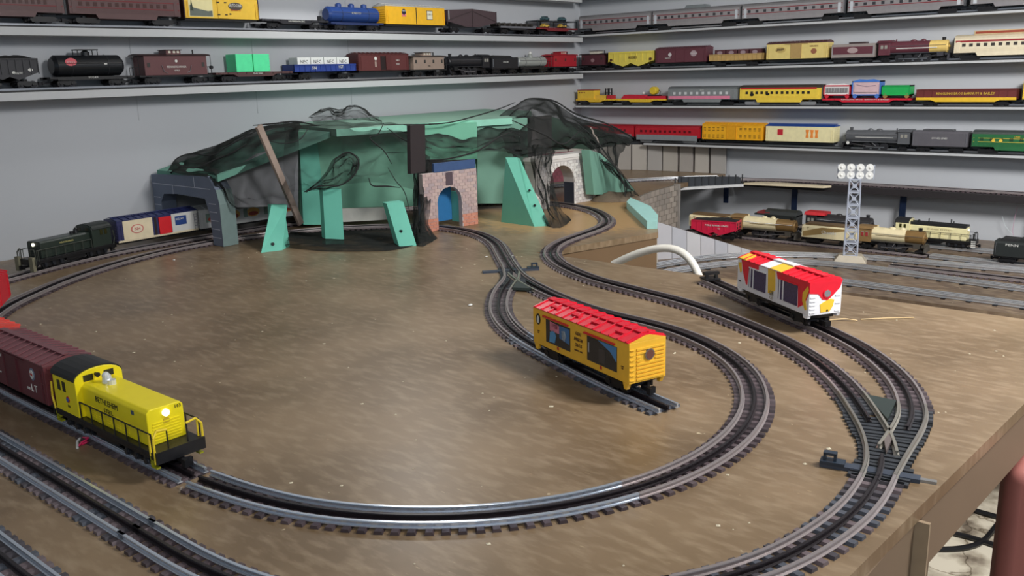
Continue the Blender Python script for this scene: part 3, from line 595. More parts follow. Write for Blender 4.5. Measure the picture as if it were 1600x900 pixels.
def diesel(t, L, body, roofm, under_m=BLK, face=1, rail=(30, 30, 30), yellowrail=None, stripes=False, cablen=.062, HH=.040):
    """end cab switcher, hood towards +x when face is 1"""
    f = face; h = L/2; B = mat(body, .35) if isinstance(body, tuple) else body; z0 = .026
    def X(a, b): return (min(a*f, b*f), max(a*f, b*f))
    M().box(-h, h, -.030, .030, z0-.005, z0).build('walkway', under_m, t, bevel=.0006)
    xc0, xc1 = -h+.010, -h+.010+cablen; xh1 = h-.024; w = .0225
    hd = M().prism([(-w, z0), (w, z0), (w, z0+HH-.004), (w-.004, z0+HH), (-w+.004, z0+HH), (-w, z0+HH-.004)], *X(xc1, xh1)).build('hood', B, t, bevel=.0012)
    n = 10; H2 = HH+.016; arcp = [(-.030, z0)]+[(.030*math.cos(math.pi-math.pi*i/n), z0+HH+.003+(H2-HH-.003)*math.sin(math.pi*i/n)) for i in range(n+1)]+[(.030, z0)]
    M().prism(arcp, *X(xc0, xc1)).build('cab', B, t, bevel=.0006)
    arr = [(.0312*math.cos(math.pi-math.pi*i/n), z0+HH+.003+(H2-HH-.002)*math.sin(math.pi*i/n)+.0008) for i in range(n+1)]; arr += [(a*.94, b-.0025) for a, b in reversed(arr)]
    M().prism(arr, *X(xc0-.003, xc1-.002)).build('cab_roof', roofm, t, smooth=False)
    windows(t, [(xc0+.016)*f, (xc0+.030)*f], z0+.028, z0+.041, .0075, mat((50, 48, 20), .25), -.030)
    for s in (-1, 1): M().box(*X(xc1, xc1+.0007), s*.013-.006, s*.013+.006, z0+HH+.001, z0+HH+.009).build('cab_window', mat((46, 46, 30), .25), t)
    # louvres
    lo = M()
    for i in range(7): lo.box(*X(xh1, xh1+.0008), -.017, .017, z0+.004+i*.0034, z0+.0055+i*.0034)
    lo.build('nose_louvres', B, t); lo = M()
    for k in range(5):
        for i in range(5): lo.box(*X(xc1+.018+k*.020, xc1+.031+k*.020), -w-.0007, -w, z0+.005+i*.003, z0+.0063+i*.003)
    lo.build('louvres', B, t)
    lens = M().cyl(((xh1)*f, 0, z0+HH-.008), ((xh1+.003)*f, 0, z0+HH-.008), .0042, 14).build('headlight', mat((255, 250, 225), .3, emit=1.2), t)
    # truck blocks and fuel tank
    for s in (-1, 1):
        q = inst('truck', TRKP, t, (s*(h-.052), 0, 0))
        for u in (-.019, .019): inst('wheel_set', WHEEL, q, (u, 0, 0))
        b = M()
        for u in (-.022, 0, .022):
            b.box(u-.004, u+.004, -.0262, -.0225, .006, .016); b.cyl((u, -.0225, .009), (u, -.0275, .009), .0038, 8)
        b.build('axle_boxes', mat((48, 50, 56), .35, .4), q)
        inst('coupler', CPL, t, (s*(h+.006), 0, 0), 0 if s > 0 else math.pi)
        M().box(min(s*h, s*(h+.003)), max(s*h, s*(h+.003)), -.030, .030, z0-.012, z0+.002).build('end_plate', under_m, t)
        st = M()
        for y in (-.029, .024): st.box(s*(h-.008)-.006, s*(h-.008)+.006, y, y+.005, .007, .009).box(s*(h-.008)-.006, s*(h-.008)+.006, y, y+.005, .014, .016).box(s*(h-.008)-.006, s*(h-.008)-.005, y, y+.005, .007, z0-.005)
        st.build('steps', mat((150, 150, 30)) if yellowrail else BLK, t)
    M().box(-.028, .028, -.024, .024, .008, z0-.005).build('fuel_tank', under_m, t, bevel=.001)
    M().box(*X(-h, xh1+.02), -.0285, -.0235, z0-.0095, z0-.005).build('side_sill', under_m, t)
    rl = M(); hr = .022
    for s in (-1, 1):
        xs = [xc1+.004+(xh1+.018-xc1-.004)*i/6 for i in range(7)]
        for x in xs: rl.cyl((x*f, s*.0292, z0), (x*f, s*.0292, z0+hr), .0009, 6)
        rl.tube([(xs[0]*f, s*.0292, z0+hr), (xs[-1]*f, s*.0292, z0+hr)], .0009, 6)
    for y in (-.012, .012): rl.cyl(((h-.003)*f, y, z0), ((h-.003)*f, y, z0+hr), .0009, 6)
    rl.build('side_railing', mat(rail), t)
    yr = M(); 
    for s in (-1, 1):
        yr.tube([((h-.001)*f, s*.0295, z0-.012), ((h-.001)*f, s*.0295, z0+hr-.004), ((h-.003)*f, s*.024, z0+hr+.003), ((h-.003)*f, s*.012, z0+hr+.001)], .0014, 7)
        yr.tube([((xh1+.014)*f, s*.0295, z0-.004), ((xh1+.014)*f, s*.0295, z0+hr)], .0013, 7)
        yr.tube([(xc0*f-.004*f, s*.030, z0-.002), (xc0*f-.009*f, s*.030, z0+.014), (xc0*f-.006*f, s*.030, z0+.034)], .0013, 7)
    yr.build('grab_rails', mat(yellowrail) if yellowrail else mat(rail), t)
    bell = M().cyl(((xc1+.022)*f, 0, z0+HH), ((xc1+.022)*f, 0, z0+HH+.009), .0062, 12, .005).ball(((xc1+.022)*f, -.001, z0+HH+.009), .0048, 10)
    bell.cyl(((xc1+.034)*f, 0, z0+HH), ((xc1+.034)*f, 0, z0+HH+.006), .005, 10)
    return bell
YC, XC = (YA+YF)/2, (XB+XF)/2
def onA(name, label, px0, px1, row, group=None, gap=.006):
    z = {1: .575, 2: .419}[row]; py = {1: 30, 2: 105}[row]
    a = onp(px0, py, 1, YC-HW).x; b = onp(px1, py, 1, YC-HW).x
    t = thing(name, label, 'train car', ((a+b)/2, YC, z+.0097), 0, group or ('trains on the %s left wall shelf' % {1: 'upper', 2: 'lower'}[row])); return t, b-a-gap
def onB(name, label, px0, px1, row, group=None, gap=.006):
    z = {1: .586, 2: .431, 3: .279, 4: .121}[row]; py = {1: 40, 2: 90, 3: 148, 4: 212}[row]
    a = onp(px0, py, 0, XC-HW).y; b = onp(px1, py, 0, XC-HW).y
    t = thing(name, label, 'train car', (XC, (a+b)/2, z+.0006), -math.pi/2, group or ('trains on the %s right wall shelf' % {1: 'top', 2: 'second', 3: 'third', 4: 'fourth'}[row])); return t, a-b-gap
LW = mat((215, 215, 210), .5); LY = mat((225, 190, 70), .5); LK = mat((25, 25, 25), .5); LR = mat((180, 40, 45), .5)
TUS = ((92, 66, 66), .4)
# --- left wall, upper shelf
for lab, a, b in (('maroon passenger car at the left end of the upper left wall shelf', -70, 104), ('maroon passenger car left of the yellow billboard car on the upper shelf', 108, 284)):
    t, L = onA('passenger_car', lab, a, b, 1); passenger(t, L, TUS, (60, 46, 46), (110, 30, 34), 13, .064, mat((70, 40, 36), .3))
t, L = onA('box_car', 'yellow billboard car with black ends and arched lettering on the upper left shelf', 288, 406, 1)
boxcar(t, L, (226, 184, 56), BLK, .058, door=False); 
for s in (-1, 1): M().box(s*L/2-.0015, s*L/2+.0015, -HW-.0012, HW+.0012, .024, .082).build('end_wall', mat((60, 34, 34)), t)
M().box(-.016, .016, -HW-.0015, -HW, .026, .078).build('door', mat((226, 184, 56)), t)
for z in (.034, .068):
    for x in (-.018, .006): M().box(x, x+.008, -HW-.0026, -HW-.0014, z, z+.003).build('hinge', BLK, t)
panel(t, -L/2+.014, -.032, .028, .079, mat((224, 214, 160)), 'billboard'); 
pb = M(); pb.solid([(-L/2+.016, -HW-.0008, .030), (-.034, -HW-.0008, .030), (-.034, -HW-.0008, .046), (-.048, -HW-.0008, .044), (-L/2+.03, -HW-.0008, .052), (-L/2+.018, -HW-.0008, .060)], (0, -.0003, 0)).build('billboard_hill', mat((96, 104, 96)), t)
M().prism([(-L/2+.018, .044), (-L/2+.028, .044), (-L/2+.023, .076)], -HW-.0014, -HW-.0010, 1).build('billboard_tree', mat((44, 58, 40)), t)
badge(t, .044, .060, .011, mat((70, 60, 50)), 2.2); text('ALTOONA', .010, LW, t, .044, -HW-.0009, .062, width=.042); text('BREWING CO', .004, LR, t, .044, -HW-.0009, .049); panel(t, .022, .028, .036, .040, BLK)
t, L = onA('flat_car', 'long empty black flatcar between the yellow billboard car and the blue tank car', 408, 514, 1); flat(t, L, (34, 34, 40)); M().box(L/2-.016, L/2-.009, -.006, .006, .0285, .044).build('brake_stand', BLK, t); text('SOUTHERN PACIFIC', .005, LW, t, 0, -HW-.0019, .0225)
t, L = onA('tank_car', 'dark blue tank car with three domes on the upper left shelf', 516, 600, 1); tank(t, L, (38, 66, 128), 3, .025, frame=(30, 46, 90)); text('SUNOCO', .007, LW, t, 0, -.026, .055)
t, L = onA('box_car', 'bright yellow boxcar with a white panel beside the blue tank car', 602, 696, 1); boxcar(t, L, (236, 180, 36), mat((200, 200, 196)), .060, door=False, ribs=True)
M().box(-.0015, .0015, -HW-.001, -HW, .026, .082).build('door_seam', BLK, t); badge(t, -.060, .066, .010, mat((40, 40, 60)), 1); panel(t, -.070, -.050, .050, .062, mat((215, 120, 120)), 'shield'); text('UNION', .004, LW, t, -.060, -HW-.0008, .069)
panel(t, .052, .082, .042, .074, mat((60, 40, 30)), 'frame_panel'); panel(t, .054, .080, .044, .072, mat((226, 222, 200)), 'white_panel', -HW-.0006); text('CAR 9', .007, mat((90, 80, 60)), t, .067, -HW-.0012, .060)
t, L = onA('hopper_car', 'dark brown hopper car with a raised peak right of the bright yellow boxcar', 698, 776, 1); M().solid([(-L/2, -HW, .080), (0, -HW, .088), (L/2, -HW, .080), (L/2, -HW, .040), (.04, -HW, .022), (-.04, -HW, .022), (-L/2, -HW, .040)], (0, 2*HW, 0)).build('body', mat((76, 60, 64)), t)
r = M(); r.box(-.001, .001, -HW-.002, -HW, .022, .087)
for s in (-1, 1): r.tube([(0, -HW-.0008, .080), (s*L/2*.95, -HW-.0008, .045)], .0012, 4).box(s*L/2-.001, s*L/2+.001, -HW-.002, -HW, .030, .081)
r.build('ribs', mat((60, 48, 50)), t); panel(t, -L/2+.006, -L/2+.012, .046, .078, mat((150, 150, 150)), 'end_plate'); under(t, L)
t, L = onA('flat_car', 'flatcar with a silver sill and a row of dark wheels on the upper left shelf', 778, 838, 1); flat(t, L, (44, 44, 46)); panel(t, -L/2+.01, L/2-.004, .022, .029, STEEL, 'silver_sill', -HW-.0018)
lo = M()
for i in range(7): lo.cyl((-L/2+.016+i*(L-.03)/6, -.022, .036), (-L/2+.016+i*(L-.03)/6, .022, .036), .0072, 12)
lo.build('wheel_load', mat((52, 48, 44), .5), t)
t, L = onA('auto_carrier', 'two level car carrier at the corner end of the upper left shelf', 839, 903, 1); flat(t, L, (120, 34, 40)); q = M()
for x in (-L/2+.004, -L/6, L/6, L/2-.004):
    for y in (-.028, .028): q.box(x-.0015, x+.0015, y-.0015, y+.0015, .028, .056)
q.box(-L/2, L/2, -.030, .030, .054, .057).build('upper_deck', mat((36, 46, 50)), t)
def toycar(label, parent_t, x, z, col):
    c = thing('toy_car', label, 'toy car', tuple(Vector(parent_t.location)+Vector((x, -.006, z))), 0, 'toy cars on the car carrier')
    M().prism([(-.021, .004), (.021, .004), (.021, .011), (.013, .012), (.008, .018), (-.010, .018), (-.014, .012), (-.021, .011)], -.010, .010, 1).build('body', mat(col, .3), c, bevel=.001)
    M().prism([(.012, .0125), (.0075, .0172), (-.0095, .0172), (-.013, .0125)], -.0104, .0104, 1).build('windows', mat((50, 60, 66), .2), c)
    wm = M().cyl((0, -.0108, .004), (0, .0108, .004), .004, 10).mesh('wheels', BLK)
    for u in (-.013, .013): inst('wheels', wm, c, (u, 0, 0))
for lab, x, z, col in (('yellow toy car on the lower deck of the carrier, left one', -.034, .0285, (224, 186, 84)), ('yellow toy car on the lower deck of the carrier, right one', .034, .0285, (224, 186, 84)), ('dark teal toy car on the top deck of the carrier, left one', -.034, .0575, (62, 92, 98)), ('dark teal toy car on the top deck of the carrier, right one', .034, .0575, (62, 92, 98))): toycar(lab, t, x*L/.16, z, col)
# --- left wall, lower shelf
t, L = onA('hopper_car', 'black coal hopper at the left end of the lower left wall shelf', -38, 62, 2); hopper(t, L, (40, 40, 46), .050); badge(t, .05, .044, .004, LW, 1.4); text('N&W', .006, LW, t, .02, -HW-.0023, .036); badge(t, .01, .038, .003, LW, 1.3)
t, L = onA('tank_car', 'black single dome tank car with a red emblem on the lower left shelf', 74, 210, 2); tank(t, L, (26, 28, 32), 1, .027, k=.86); q = M(); q.tube([(-.026, -.014, .079), (-.026, -.014, .093), (.026, -.014, .093), (.026, -.014, .079)], .0012, 6).tube([(-.026, .014, .079), (-.026, .014, .093), (.026, .014, .093), (.026, .014, .079)], .0012, 6).box(-.028, .028, -.016, .016, .092, .0945).build('dome_platform', BLK, t); badge(t, -.052, .062, .010, mat((206, 90, 100)), 1.5, -.0255, 'emblem', .0015); text('D G & G', .004, LW, t, -.052, -.0272, .062); text('DUG EX', .005, LW, t, .0, -HW+.0015, .0225, depth=.0006); panel(t, .034, .042, .055, .058, LW, 'placard', -.0275)
t, L = onA('caboose', 'tuscan brown caboose with white lettering beside the black tank car', 216, 333, 2); caboose(t, L, (98, 60, 62), mat((52, 34, 36)), True, .052, wins=2); text('PENNSYLVANIA', .006, LW, t, 0, -HW+.0008, .046); text('477827', .004, LW, t, 0, -HW+.0008, .036); badge(t, 0, .062, .004, LW, 1, -HW+.001, 'keystone')
t.location.x += .0
q = M()
for s in (-1, 1): q.tube([(s*.030, -HW, .030), (s*.040, -HW, .034), (s*.045, -HW, .050)], .0009, 5)
q.build('handrail', STEEL, t)
t, L = onA('flat_car', 'brown flatcar carrying two green crates on the lower left shelf', 335, 458, 2); flat(t, L, (84, 56, 56)); text('PENN 33000', .0045, LW, t, .006, -HW-.0019, .023); M().cyl((-L/2+.006, 0, .028), (-L/2+.006, 0, .044), .0012, 6).cyl((-L/2+.006, -.004, .044), (-L/2+.006, .004, .044), .005, 10).build('brake_wheel', BLK, t)
def crate(name, label, cat, t, x, z, sx, sy, sz, col, grp, ribs=True, ry=0):
    base = Vector(t.location); rz = t.rotation_euler.z; o = thing(name, label, cat, tuple(base+Vector((x*math.cos(rz), x*math.sin(rz), z))), rz+ry, grp); B = mat(col, .5)
    M().box(-sx/2, sx/2, -sy/2, sy/2, 0, sz).build('box', B, o, bevel=.0008)
    if ribs:
        r = M()
        for i in range(5): r.box(-sx/2-.0006, -sx/2+.004, -sy/2-.001, -sy/2, .004+i*(sz-.008)/4, .0052+i*(sz-.008)/4).box(sx/2-.004, sx/2+.0006, -sy/2-.001, -sy/2, .004+i*(sz-.008)/4, .0052+i*(sz-.008)/4)
        r.build('latches', B, o)
    return o
xg = (onp(381, 92, 1, YC-.025).x, onp(408, 92, 1, YC-.025).x)
for i, (x, lab) in enumerate(((xg[0], 'mint green crate on the brown flatcar, left one'), (xg[1], 'mint green crate on the brown flatcar, right one'))): crate('container', lab, 'crate', t, x-t.location.x, .0285, .058, .052, .052, (86, 226, 160), 'green crates on the flatcar')
t, L = onA('gondola', 'blue gondola carrying white containers on the lower left shelf', 458, 557, 2); gondola(t, L, (34, 58, 134), .026, .022); text('5N', .010, LW, t, -.048, -HW-.0021, .036); text('IGT', .009, LW, t, .062, -HW-.0021, .038)
for i, x in enumerate((-.066, -.022, .022, .066)):
    o = crate('container', 'white container with black letters in the blue gondola, %s from the left' % ('first second third fourth'.split()[i]), 'crate', t, x*L/.21, .0255, .042*L/.21, .046, .044, (220, 222, 220), 'white containers in the blue gondola', False); text('NEC', .011, LK, o, 0, -.0232, .030)
t, L = onA('box_car', 'brown boxcar with an open doorway on the lower left shelf', 560, 640, 2); boxcar(t, L, (92, 44, 44), None, .052, door=False); panel(t, -.018, .018, .026, .072, mat((34, 20, 20)), 'doorway'); M().box(.006, .030, -HW-.0026, -HW-.001, .026, .073).build('door', mat((84, 38, 38)), t); badge(t, -.040, .064, .006, LW); text('C&O', .006, LW, t, .062, -HW-.0008, .058); text('2903', .006, LW, t, .062, -HW-.0008, .044); panel(t, -.044, -.037, .036, .054, mat((170, 150, 140)), 'lettering_block')
t, L = onA('caboose', 'tan caboose with small lit windows on the lower left shelf', 641, 700, 2); caboose(t, L, (150, 130, 118), mat((70, 60, 56)), True, .044, wins=4); text('ERIE', .005, LK, t, 0, -HW+.0008, .036)
t, L = onA('steam_locomotive', 'black steam locomotive on the lower left shelf', 702, 768, 2); steam(t, L, (34, 34, 38), face=-1); t['category'] = 'locomotive'
t, L = onA('tender', 'black tender behind the black steam locomotive on the lower left shelf', 769, 812, 2); tender(t, L, (34, 34, 38), coal=True); text('LIONEL LINES', .004, LW, t, 0, -.0302, .046)
t, L = onA('tank_car', 'silver tank car with a bright cap between the black tender and red caboose', 813, 861, 2); tank(t, L, (160, 164, 160), 1, .020, hand=True); M().ball((0, 0, .082), .007, 10).build('dome_cap', mat((230, 230, 225), .3), t)
t, L = onA('caboose', 'plain red caboose at the corner end of the lower left shelf', 862, 905, 2); caboose(t, L, (170, 34, 48), None, True, .046, wins=3)
# --- right wall, top shelf: silver passenger cars
SIL = ((156, 152, 154), .35, .35)
for lab, a, b, dome in (('silver passenger car nearest the corner on the top right shelf', 904, 1018, 0), ('silver passenger car with a raised dome on the top right shelf', 1019, 1156, 1), ('silver passenger car right of the domed one on the top right shelf', 1158, 1317, 0), ('silver passenger car fourth from the corner on the top right shelf', 1322, 1503, 0), ('silver passenger car cut off by the right edge on the top right shelf', 1512, 1690, 0)):
    t, L = onB('passenger_car', lab, a, b, 1); passenger(t, L, SIL, (128, 126, 128), (126, 38, 46), 11, .062, mat((60, 60, 64), .2), vest=mat((190, 194, 200), .4))
    if dome:
        M().prism([(-.058, .078), (.050, .078), (.040, .093), (-.048, .093)], -.018, .018, 1).build('dome', mat((120, 126, 128), .15, .2), t, bevel=.002)
# second shelf
t, L = onB('caboose', 'dark maroon caboose with a white cupola by the corner on the second right shelf', 903, 949, 2); caboose(t, L, (84, 46, 54), mat((54, 34, 38)), True, .044, cupm=mat((210, 205, 190)), wins=2); badge(t, .0, .044, .008, mat((150, 120, 124)), 1.2, -HW+.001)
t, L = onB('hopper_car', 'yellow covered hopper with brown emblems on the second right shelf', 950, 1022, 2); hopper(t, L, (226, 208, 92), .050, False); M().box(-L/2, L/2, -HW-.001, HW+.001, .072, .076).build('roof', mat((226, 208, 92)), t); text('REESES', .010, mat((90, 60, 40)), t, .012, -HW-.0024, .050); badge(t, -L/2+.014, .042, .006, mat((90, 60, 40)), 1.2, -HW-.0016); badge(t, L/2-.014, .042, .006, mat((90, 60, 40)), 1.2, -HW-.0016)
MAR = (98, 52, 62)
t, L = onB('box_car', 'maroon boxcar with round white emblems on the second right shelf', 1023, 1104, 2); boxcar(t, L, MAR, None, .054); badge(t, -.048, .056, .008, mat((200, 196, 196))); badge(t, .062, .058, .012, mat((170, 150, 156)), 1.2); text('CHOCOLATE', .004, LW, t, .062, -HW-.0009, .058); text('HERSHEYS', .004, LW, t, -.058, -HW-.0009, .042)
t, L = onB('gondola', 'tan slatted gondola carrying brown crates on the second right shelf', 1107, 1192, 2); gondola(t, L, (186, 154, 96), .028)
for i in range(4):
    o = crate('container', 'dark brown crate with an oval badge in the tan gondola, %s from the left' % ('first second third fourth'.split()[i]), 'crate', t, (-.063+i*.044)*L/.2, .0255, .040*L/.2, .044, .042, (84, 46, 52), 'brown crates in the tan gondola', False); badge(o, 0, .030, .007, mat((150, 130, 136)), 1.6, -.022)
t, L = onB('box_car', 'cream boxcar with a tan door and brown ends left of the brown tender', 1196, 1293, 2); boxcar(t, L, (222, 200, 124), mat((92, 56, 58)), .056, doorm=mat((176, 146, 92))); text('JERSEY', .007, mat((70, 46, 40)), t, -.062, -HW-.0008, .060); badge(t, -.062, .058, .011, mat((196, 170, 100)), 1.9, name='emblem'); text('JERSEY', .007, mat((70, 46, 40)), t, -.062, -HW-.0014, .058); text('HERSHEYS', .005, mat((110, 60, 40)), t, .068, -HW-.0008, .068); badge(t, .068, .050, .010, mat((150, 96, 70)), 1.1)
t, L = onB('tender', 'brown and grey tender between the cream boxcar and brown locomotive', 1297, 1367, 2); tender(t, L, (150, 140, 136), coal=False, H=.048); panel(t, -L/2+.006, L/2-.006, .034, .060, mat(MAR), 'side_panel', -.0302); badge(t, .0, .047, .010, mat((170, 150, 150)), 1.9, -.0308); M().box(-.02, .04, -.016, .016, .070, .076).build('coal_load', mat((60, 44, 46)), t)
t, L = onB('steam_locomotive', 'maroon steam locomotive with a cream nose on the second right shelf', 1368, 1487, 2); steam(t, L, MAR, nose=mat((232, 200, 120)), run=mat((60, 60, 66)), face=1, wheels=4, nosefrac=.3, r=.022); t['category'] = 'locomotive'; panel(t, -.06, .075, .046, .049, LW, 'stripe', -.0235)
t, L = onB('passenger_car', 'cream passenger car with a roof dome cut off by the right edge', 1488, 1660, 2); passenger(t, L, ((226, 214, 186), .5), (222, 208, 180), None, 12, .064, mat((70, 64, 60), .2)); panel(t, -L/2+.004, L/2-.004, .060, .066, mat((150, 46, 50)), 'stripe', -.0326)
M().box(-L/2+.055, L/2, -.020, .020, .083, .097).build('dome', mat((196, 176, 140), .4), t, bevel=.002); panel(t, -L/2+.06, L/2, .0865, .0935, mat((150, 70, 50)), 'dome_stripe', -.020)
# third shelf
t, L = onB('crane_car', 'yellow work car with cab and black mast, corner end of the third right shelf', 899, 961, 3); flat(t, L, (228, 186, 52)); M().box(-L/2+.004, -.010, -.024, .024, .028, .066).build('cab', mat((232, 192, 60)), t, bevel=.001); M().box(-L/2+.002, -.008, -.026, .026, .066, .069).build('cab_roof', mat((150, 60, 50)), t); windows(t, [-L/2+.016, -L/2+.028, -L/2+.042], .054, .059, .005, mat((120, 40, 40)), -.024); M().box(-.010, .050, -.018, .018, .028, .044).build('toolbox', mat((228, 186, 70)), t)
M().box(.044, .048, -.016, -.012, .028, .074).box(.044, .048, .012, .016, .028, .074).box(.058, .062, -.016, -.012, .028, .074).box(.058, .062, .012, .016, .028, .074).box(.044, .062, -.014, .014, .052, .056).box(.044, .062, -.014, .014, .068, .072).build('mast', BLK, t); M().box(.056, .078, -.02, .02, .028, .044).build('winch', mat((180, 40, 50)), t)
t, L = onB('crane_car', 'yellow flatcar carrying a red machine with a yellow searchlight', 962, 1041, 3); flat(t, L, (232, 190, 54)); M().prism([(-L/2+.016, .028), (.03, .028), (.02, .044), (-L/2+.034, .046)], -.022, .022, 1).build('engine_housing', mat((196, 34, 56)), t, bevel=.001); M().box(.024, L/2-.004, -.022, .022, .028, .040).build('base', mat((196, 34, 56)), t); M().ball((-.004, 0, .052), .006, 10).build('bell', LW, t)
M().cyl((.050, -.012, .062), (.050, .012, .062), .017, 18).cyl((.050, -.016, .062), (.050, -.012, .062), .014, 18, .017).build('searchlight', mat((220, 190, 50), .3), t, smooth=True); M().box(.026, .078, -.014, .014, .040, .044).tube([(.076, 0, .042), (.080, 0, .058), (.072, 0, .064)], .0015, 6).build('bracket', BLK, t)
t, L = onB('passenger_car', 'grey passenger car with a pink lower band on the third right shelf', 1043, 1153, 3); passenger(t, L, ((146, 150, 152), .35, .3), (110, 114, 116), None, 10, .058, mat((206, 208, 210), .3), lower=(226, 132, 160)); text('CIRCUS', .004, LW, t, 0, -.034, .062)
t, L = onB('passenger_car', 'yellow passenger car with a red roof stripe on the third right shelf', 1155, 1283, 3); passenger(t, L, ((238, 206, 74), .45), (70, 60, 50), None, 13, .060, mat((40, 36, 36), .3), trk=TRKS); panel(t, -L/2+.004, L/2-.014, .064, .070, mat((196, 44, 44)), 'stripe', -.0326); badge(t, -.11, .044, .006, LK, 1.4, -.0334, 'dark_emblem'); badge(t, -.045, .046, .005, LK, 1.5, -.0334, 'dark_emblem')
t, L = onB('flat_car', 'red flatcar carrying three circus wagons on the third right shelf', 1284, 1425, 3); flat(t, L, (206, 34, 56)); text('RINGLING BROS  BARNUM & BAILEY', .0045, LW, t, 0, -HW-.0019, .0245, width=L*.55)
def wagon(lab, a, b, hgt, body, trim, face, kind):
    zc = Vector(t.location); ya = onp(a, 142, 0, XC-.02).y; yb = onp(b, 142, 0, XC-.02).y; w = ya-yb
    o = thing('circus_wagon', lab, 'wagon', (XC, (ya+yb)/2, t.location.z+.0285), -math.pi/2, 'circus wagons on the red flatcar')
    M().box(-w/2+.001, w/2-.001, -.020, .020, .010, hgt).build('body', mat(body), o, bevel=.001)
    M().box(-w/2, w/2, -.022, .022, hgt-.004, hgt).box(-w/2, w/2, -.022, .022, .010, .014).box(-w/2, -w/2+.004, -.022, .022, .01, hgt).box(w/2-.004, w/2, -.022, .022, .01, hgt).build('trim', mat(trim), o)
    if kind: 
        M().prism([(-w/2+.004, hgt), (w/2-.004, hgt), (w/4, hgt+.006), (0, hgt+.004), (-w/4, hgt+.006)], -.021, -.018, 1).build('crest', mat(trim if kind == 2 else (230, 226, 226)), o)
        panel(o, -w/2+.009, w/2-.009, .022, hgt-.010, mat(face), 'cage_front', -.0225)
        if kind == 1:
            r = M()
            for i in range(9): r.box(-w/2+.010+i*(w-.021)/8, -w/2+.0108+i*(w-.021)/8, -.0242, -.0232, .022, hgt-.010)
            r.build('cage_bars', mat((200, 200, 200)), o)
        else:
            M().tube([(-w/3, -.0235, hgt*.78), (0, -.0235, hgt*.68), (w/3, -.0235, hgt*.74)], .0008, 5).build('scroll', mat((80, 70, 110)), o)
    wm = M().cyl((0, -.021, .007), (0, -.017, .007), .0078, 14).cyl((0, .017, .007), (0, .021, .007), .0078, 14).cyl((0, -.017, .007), (0, .017, .007), .0015, 5).mesh('wheel_pair', mat(trim if kind else (150, 120, 70)))
    for u in (-w/2+.012, w/2-.012): inst('wheel_pair', wm, o, (u, 0, .0008))
    return o
wagon('white and red circus wagon with a barred window on the red flatcar', 1287, 1329, .048, (226, 222, 222), (200, 40, 60), (130, 128, 130), 1)
wagon('tall blue and pink circus wagon in the middle of the red flatcar', 1331, 1376, .062, (206, 180, 186), (70, 120, 200), (210, 180, 186), 2)
wagon('plain green wagon at the right end of the red flatcar', 1378, 1423, .045, (30, 170, 84), (30, 170, 84), (0, 0, 0), 0)
t, L = onB('gondola', 'maroon gondola with a yellow sill and yellow lettering on the third right shelf', 1430, 1591, 3); gondola(t, L, (104, 46, 44), .036); M().prism([(-L/2+.001, .0225), (-L/2+.05, .0225), (-L/2+.065, .0165), (L/2-.065, .0165), (L/2-.05, .0225), (L/2-.001, .0225), (L/2-.001, .031), (-L/2+.001, .031)], -HW-.0022, -HW, 1).build('sill', mat((230, 186, 50)), t); text('RINGLING BROS BARNUM & BAILEY', .008, LY, t, 0, -HW-.0017, .044, width=L*.58)
t, L = onB('box_car', 'yellow car at the far right edge of the third right shelf', 1596, 1690, 3); boxcar(t, L, (228, 196, 70))
# fourth shelf
for lab, a, b in (('red and silver passenger car half hidden by the netting', 908, 991), ('red and silver passenger car left of the orange stock car', 992, 1094)):
    t, L = onB('passenger_car', lab, a, b, 4); passenger(t, L, ((184, 32, 46), .4), (176, 30, 44), None, 11, .056, mat((96, 20, 28), .3), trk=TRKS); panel(t, -L/2+.006, L/2-.010, .014, .036, mat((150, 156, 160), .4, .3), 'silver_band', -.0333)
t, L = onB('stock_car', 'orange yellow stock car with open slats on the fourth right shelf', 1096, 1192, 4); boxcar(t, L, (238, 174, 34), None, .058, doorm=mat((226, 160, 30)))
q = M()
for z in (.032, .060):
    for i in range(13):
        x = -L/2+.012+i*(L-.024)/12
        if abs(x) > .026:
            for k in range(3): q.box(x-.005, x+.005, -HW-.0007, -HW, z+k*.005, z+.002+k*.005)
q.build('slots', mat((110, 80, 30)), t)
t, L = onB('box_car', 'cream boxcar with a blue roof and orange marks on the fourth right shelf', 1195, 1304, 4); boxcar(t, L, (234, 224, 176), mat((36, 74, 150)), .058, door=False, roofrib=False); panel(t, -.086, -.064, .048, .070, mat((190, 40, 54)), 'red_square')
for i in range(3): M().prism([(.026+i*.018, .070), (.040+i*.018, .070), (.037+i*.018, .055), (.039+i*.018, .040), (.027+i*.018, .040), (.029+i*.018, .055)], -HW-.0008, -HW, 1).build('orange_figure', mat((236, 140, 60)), t)
t, L = onB('steam_locomotive', 'grey steam locomotive facing left with a number plate on the fourth right shelf', 1310, 1424, 4); steam(t, L, (92, 94, 98), face=-1, wheels=3, r=.022, smoke=mat((80, 82, 86))); t['category'] = 'locomotive'; panel(t, -.07, .065, .046, .048, LW, 'stripe', -.0236); badge(t, -L/2+.033, .026, .006, LW, 1, -.0292)
t, L = onB('tender', 'plain grey tender with white lettering behind the grey locomotive', 1424, 1514, 4); tender(t, L, (92, 90, 96), H=.052, coal=False); text('LIONEL LINES', .006, LW, t, 0, -.0305, .050); M().box(-.06, .04, -.018, .018, .073, .079).build('coal_load', mat((76, 76, 80)), t, bevel=.002)
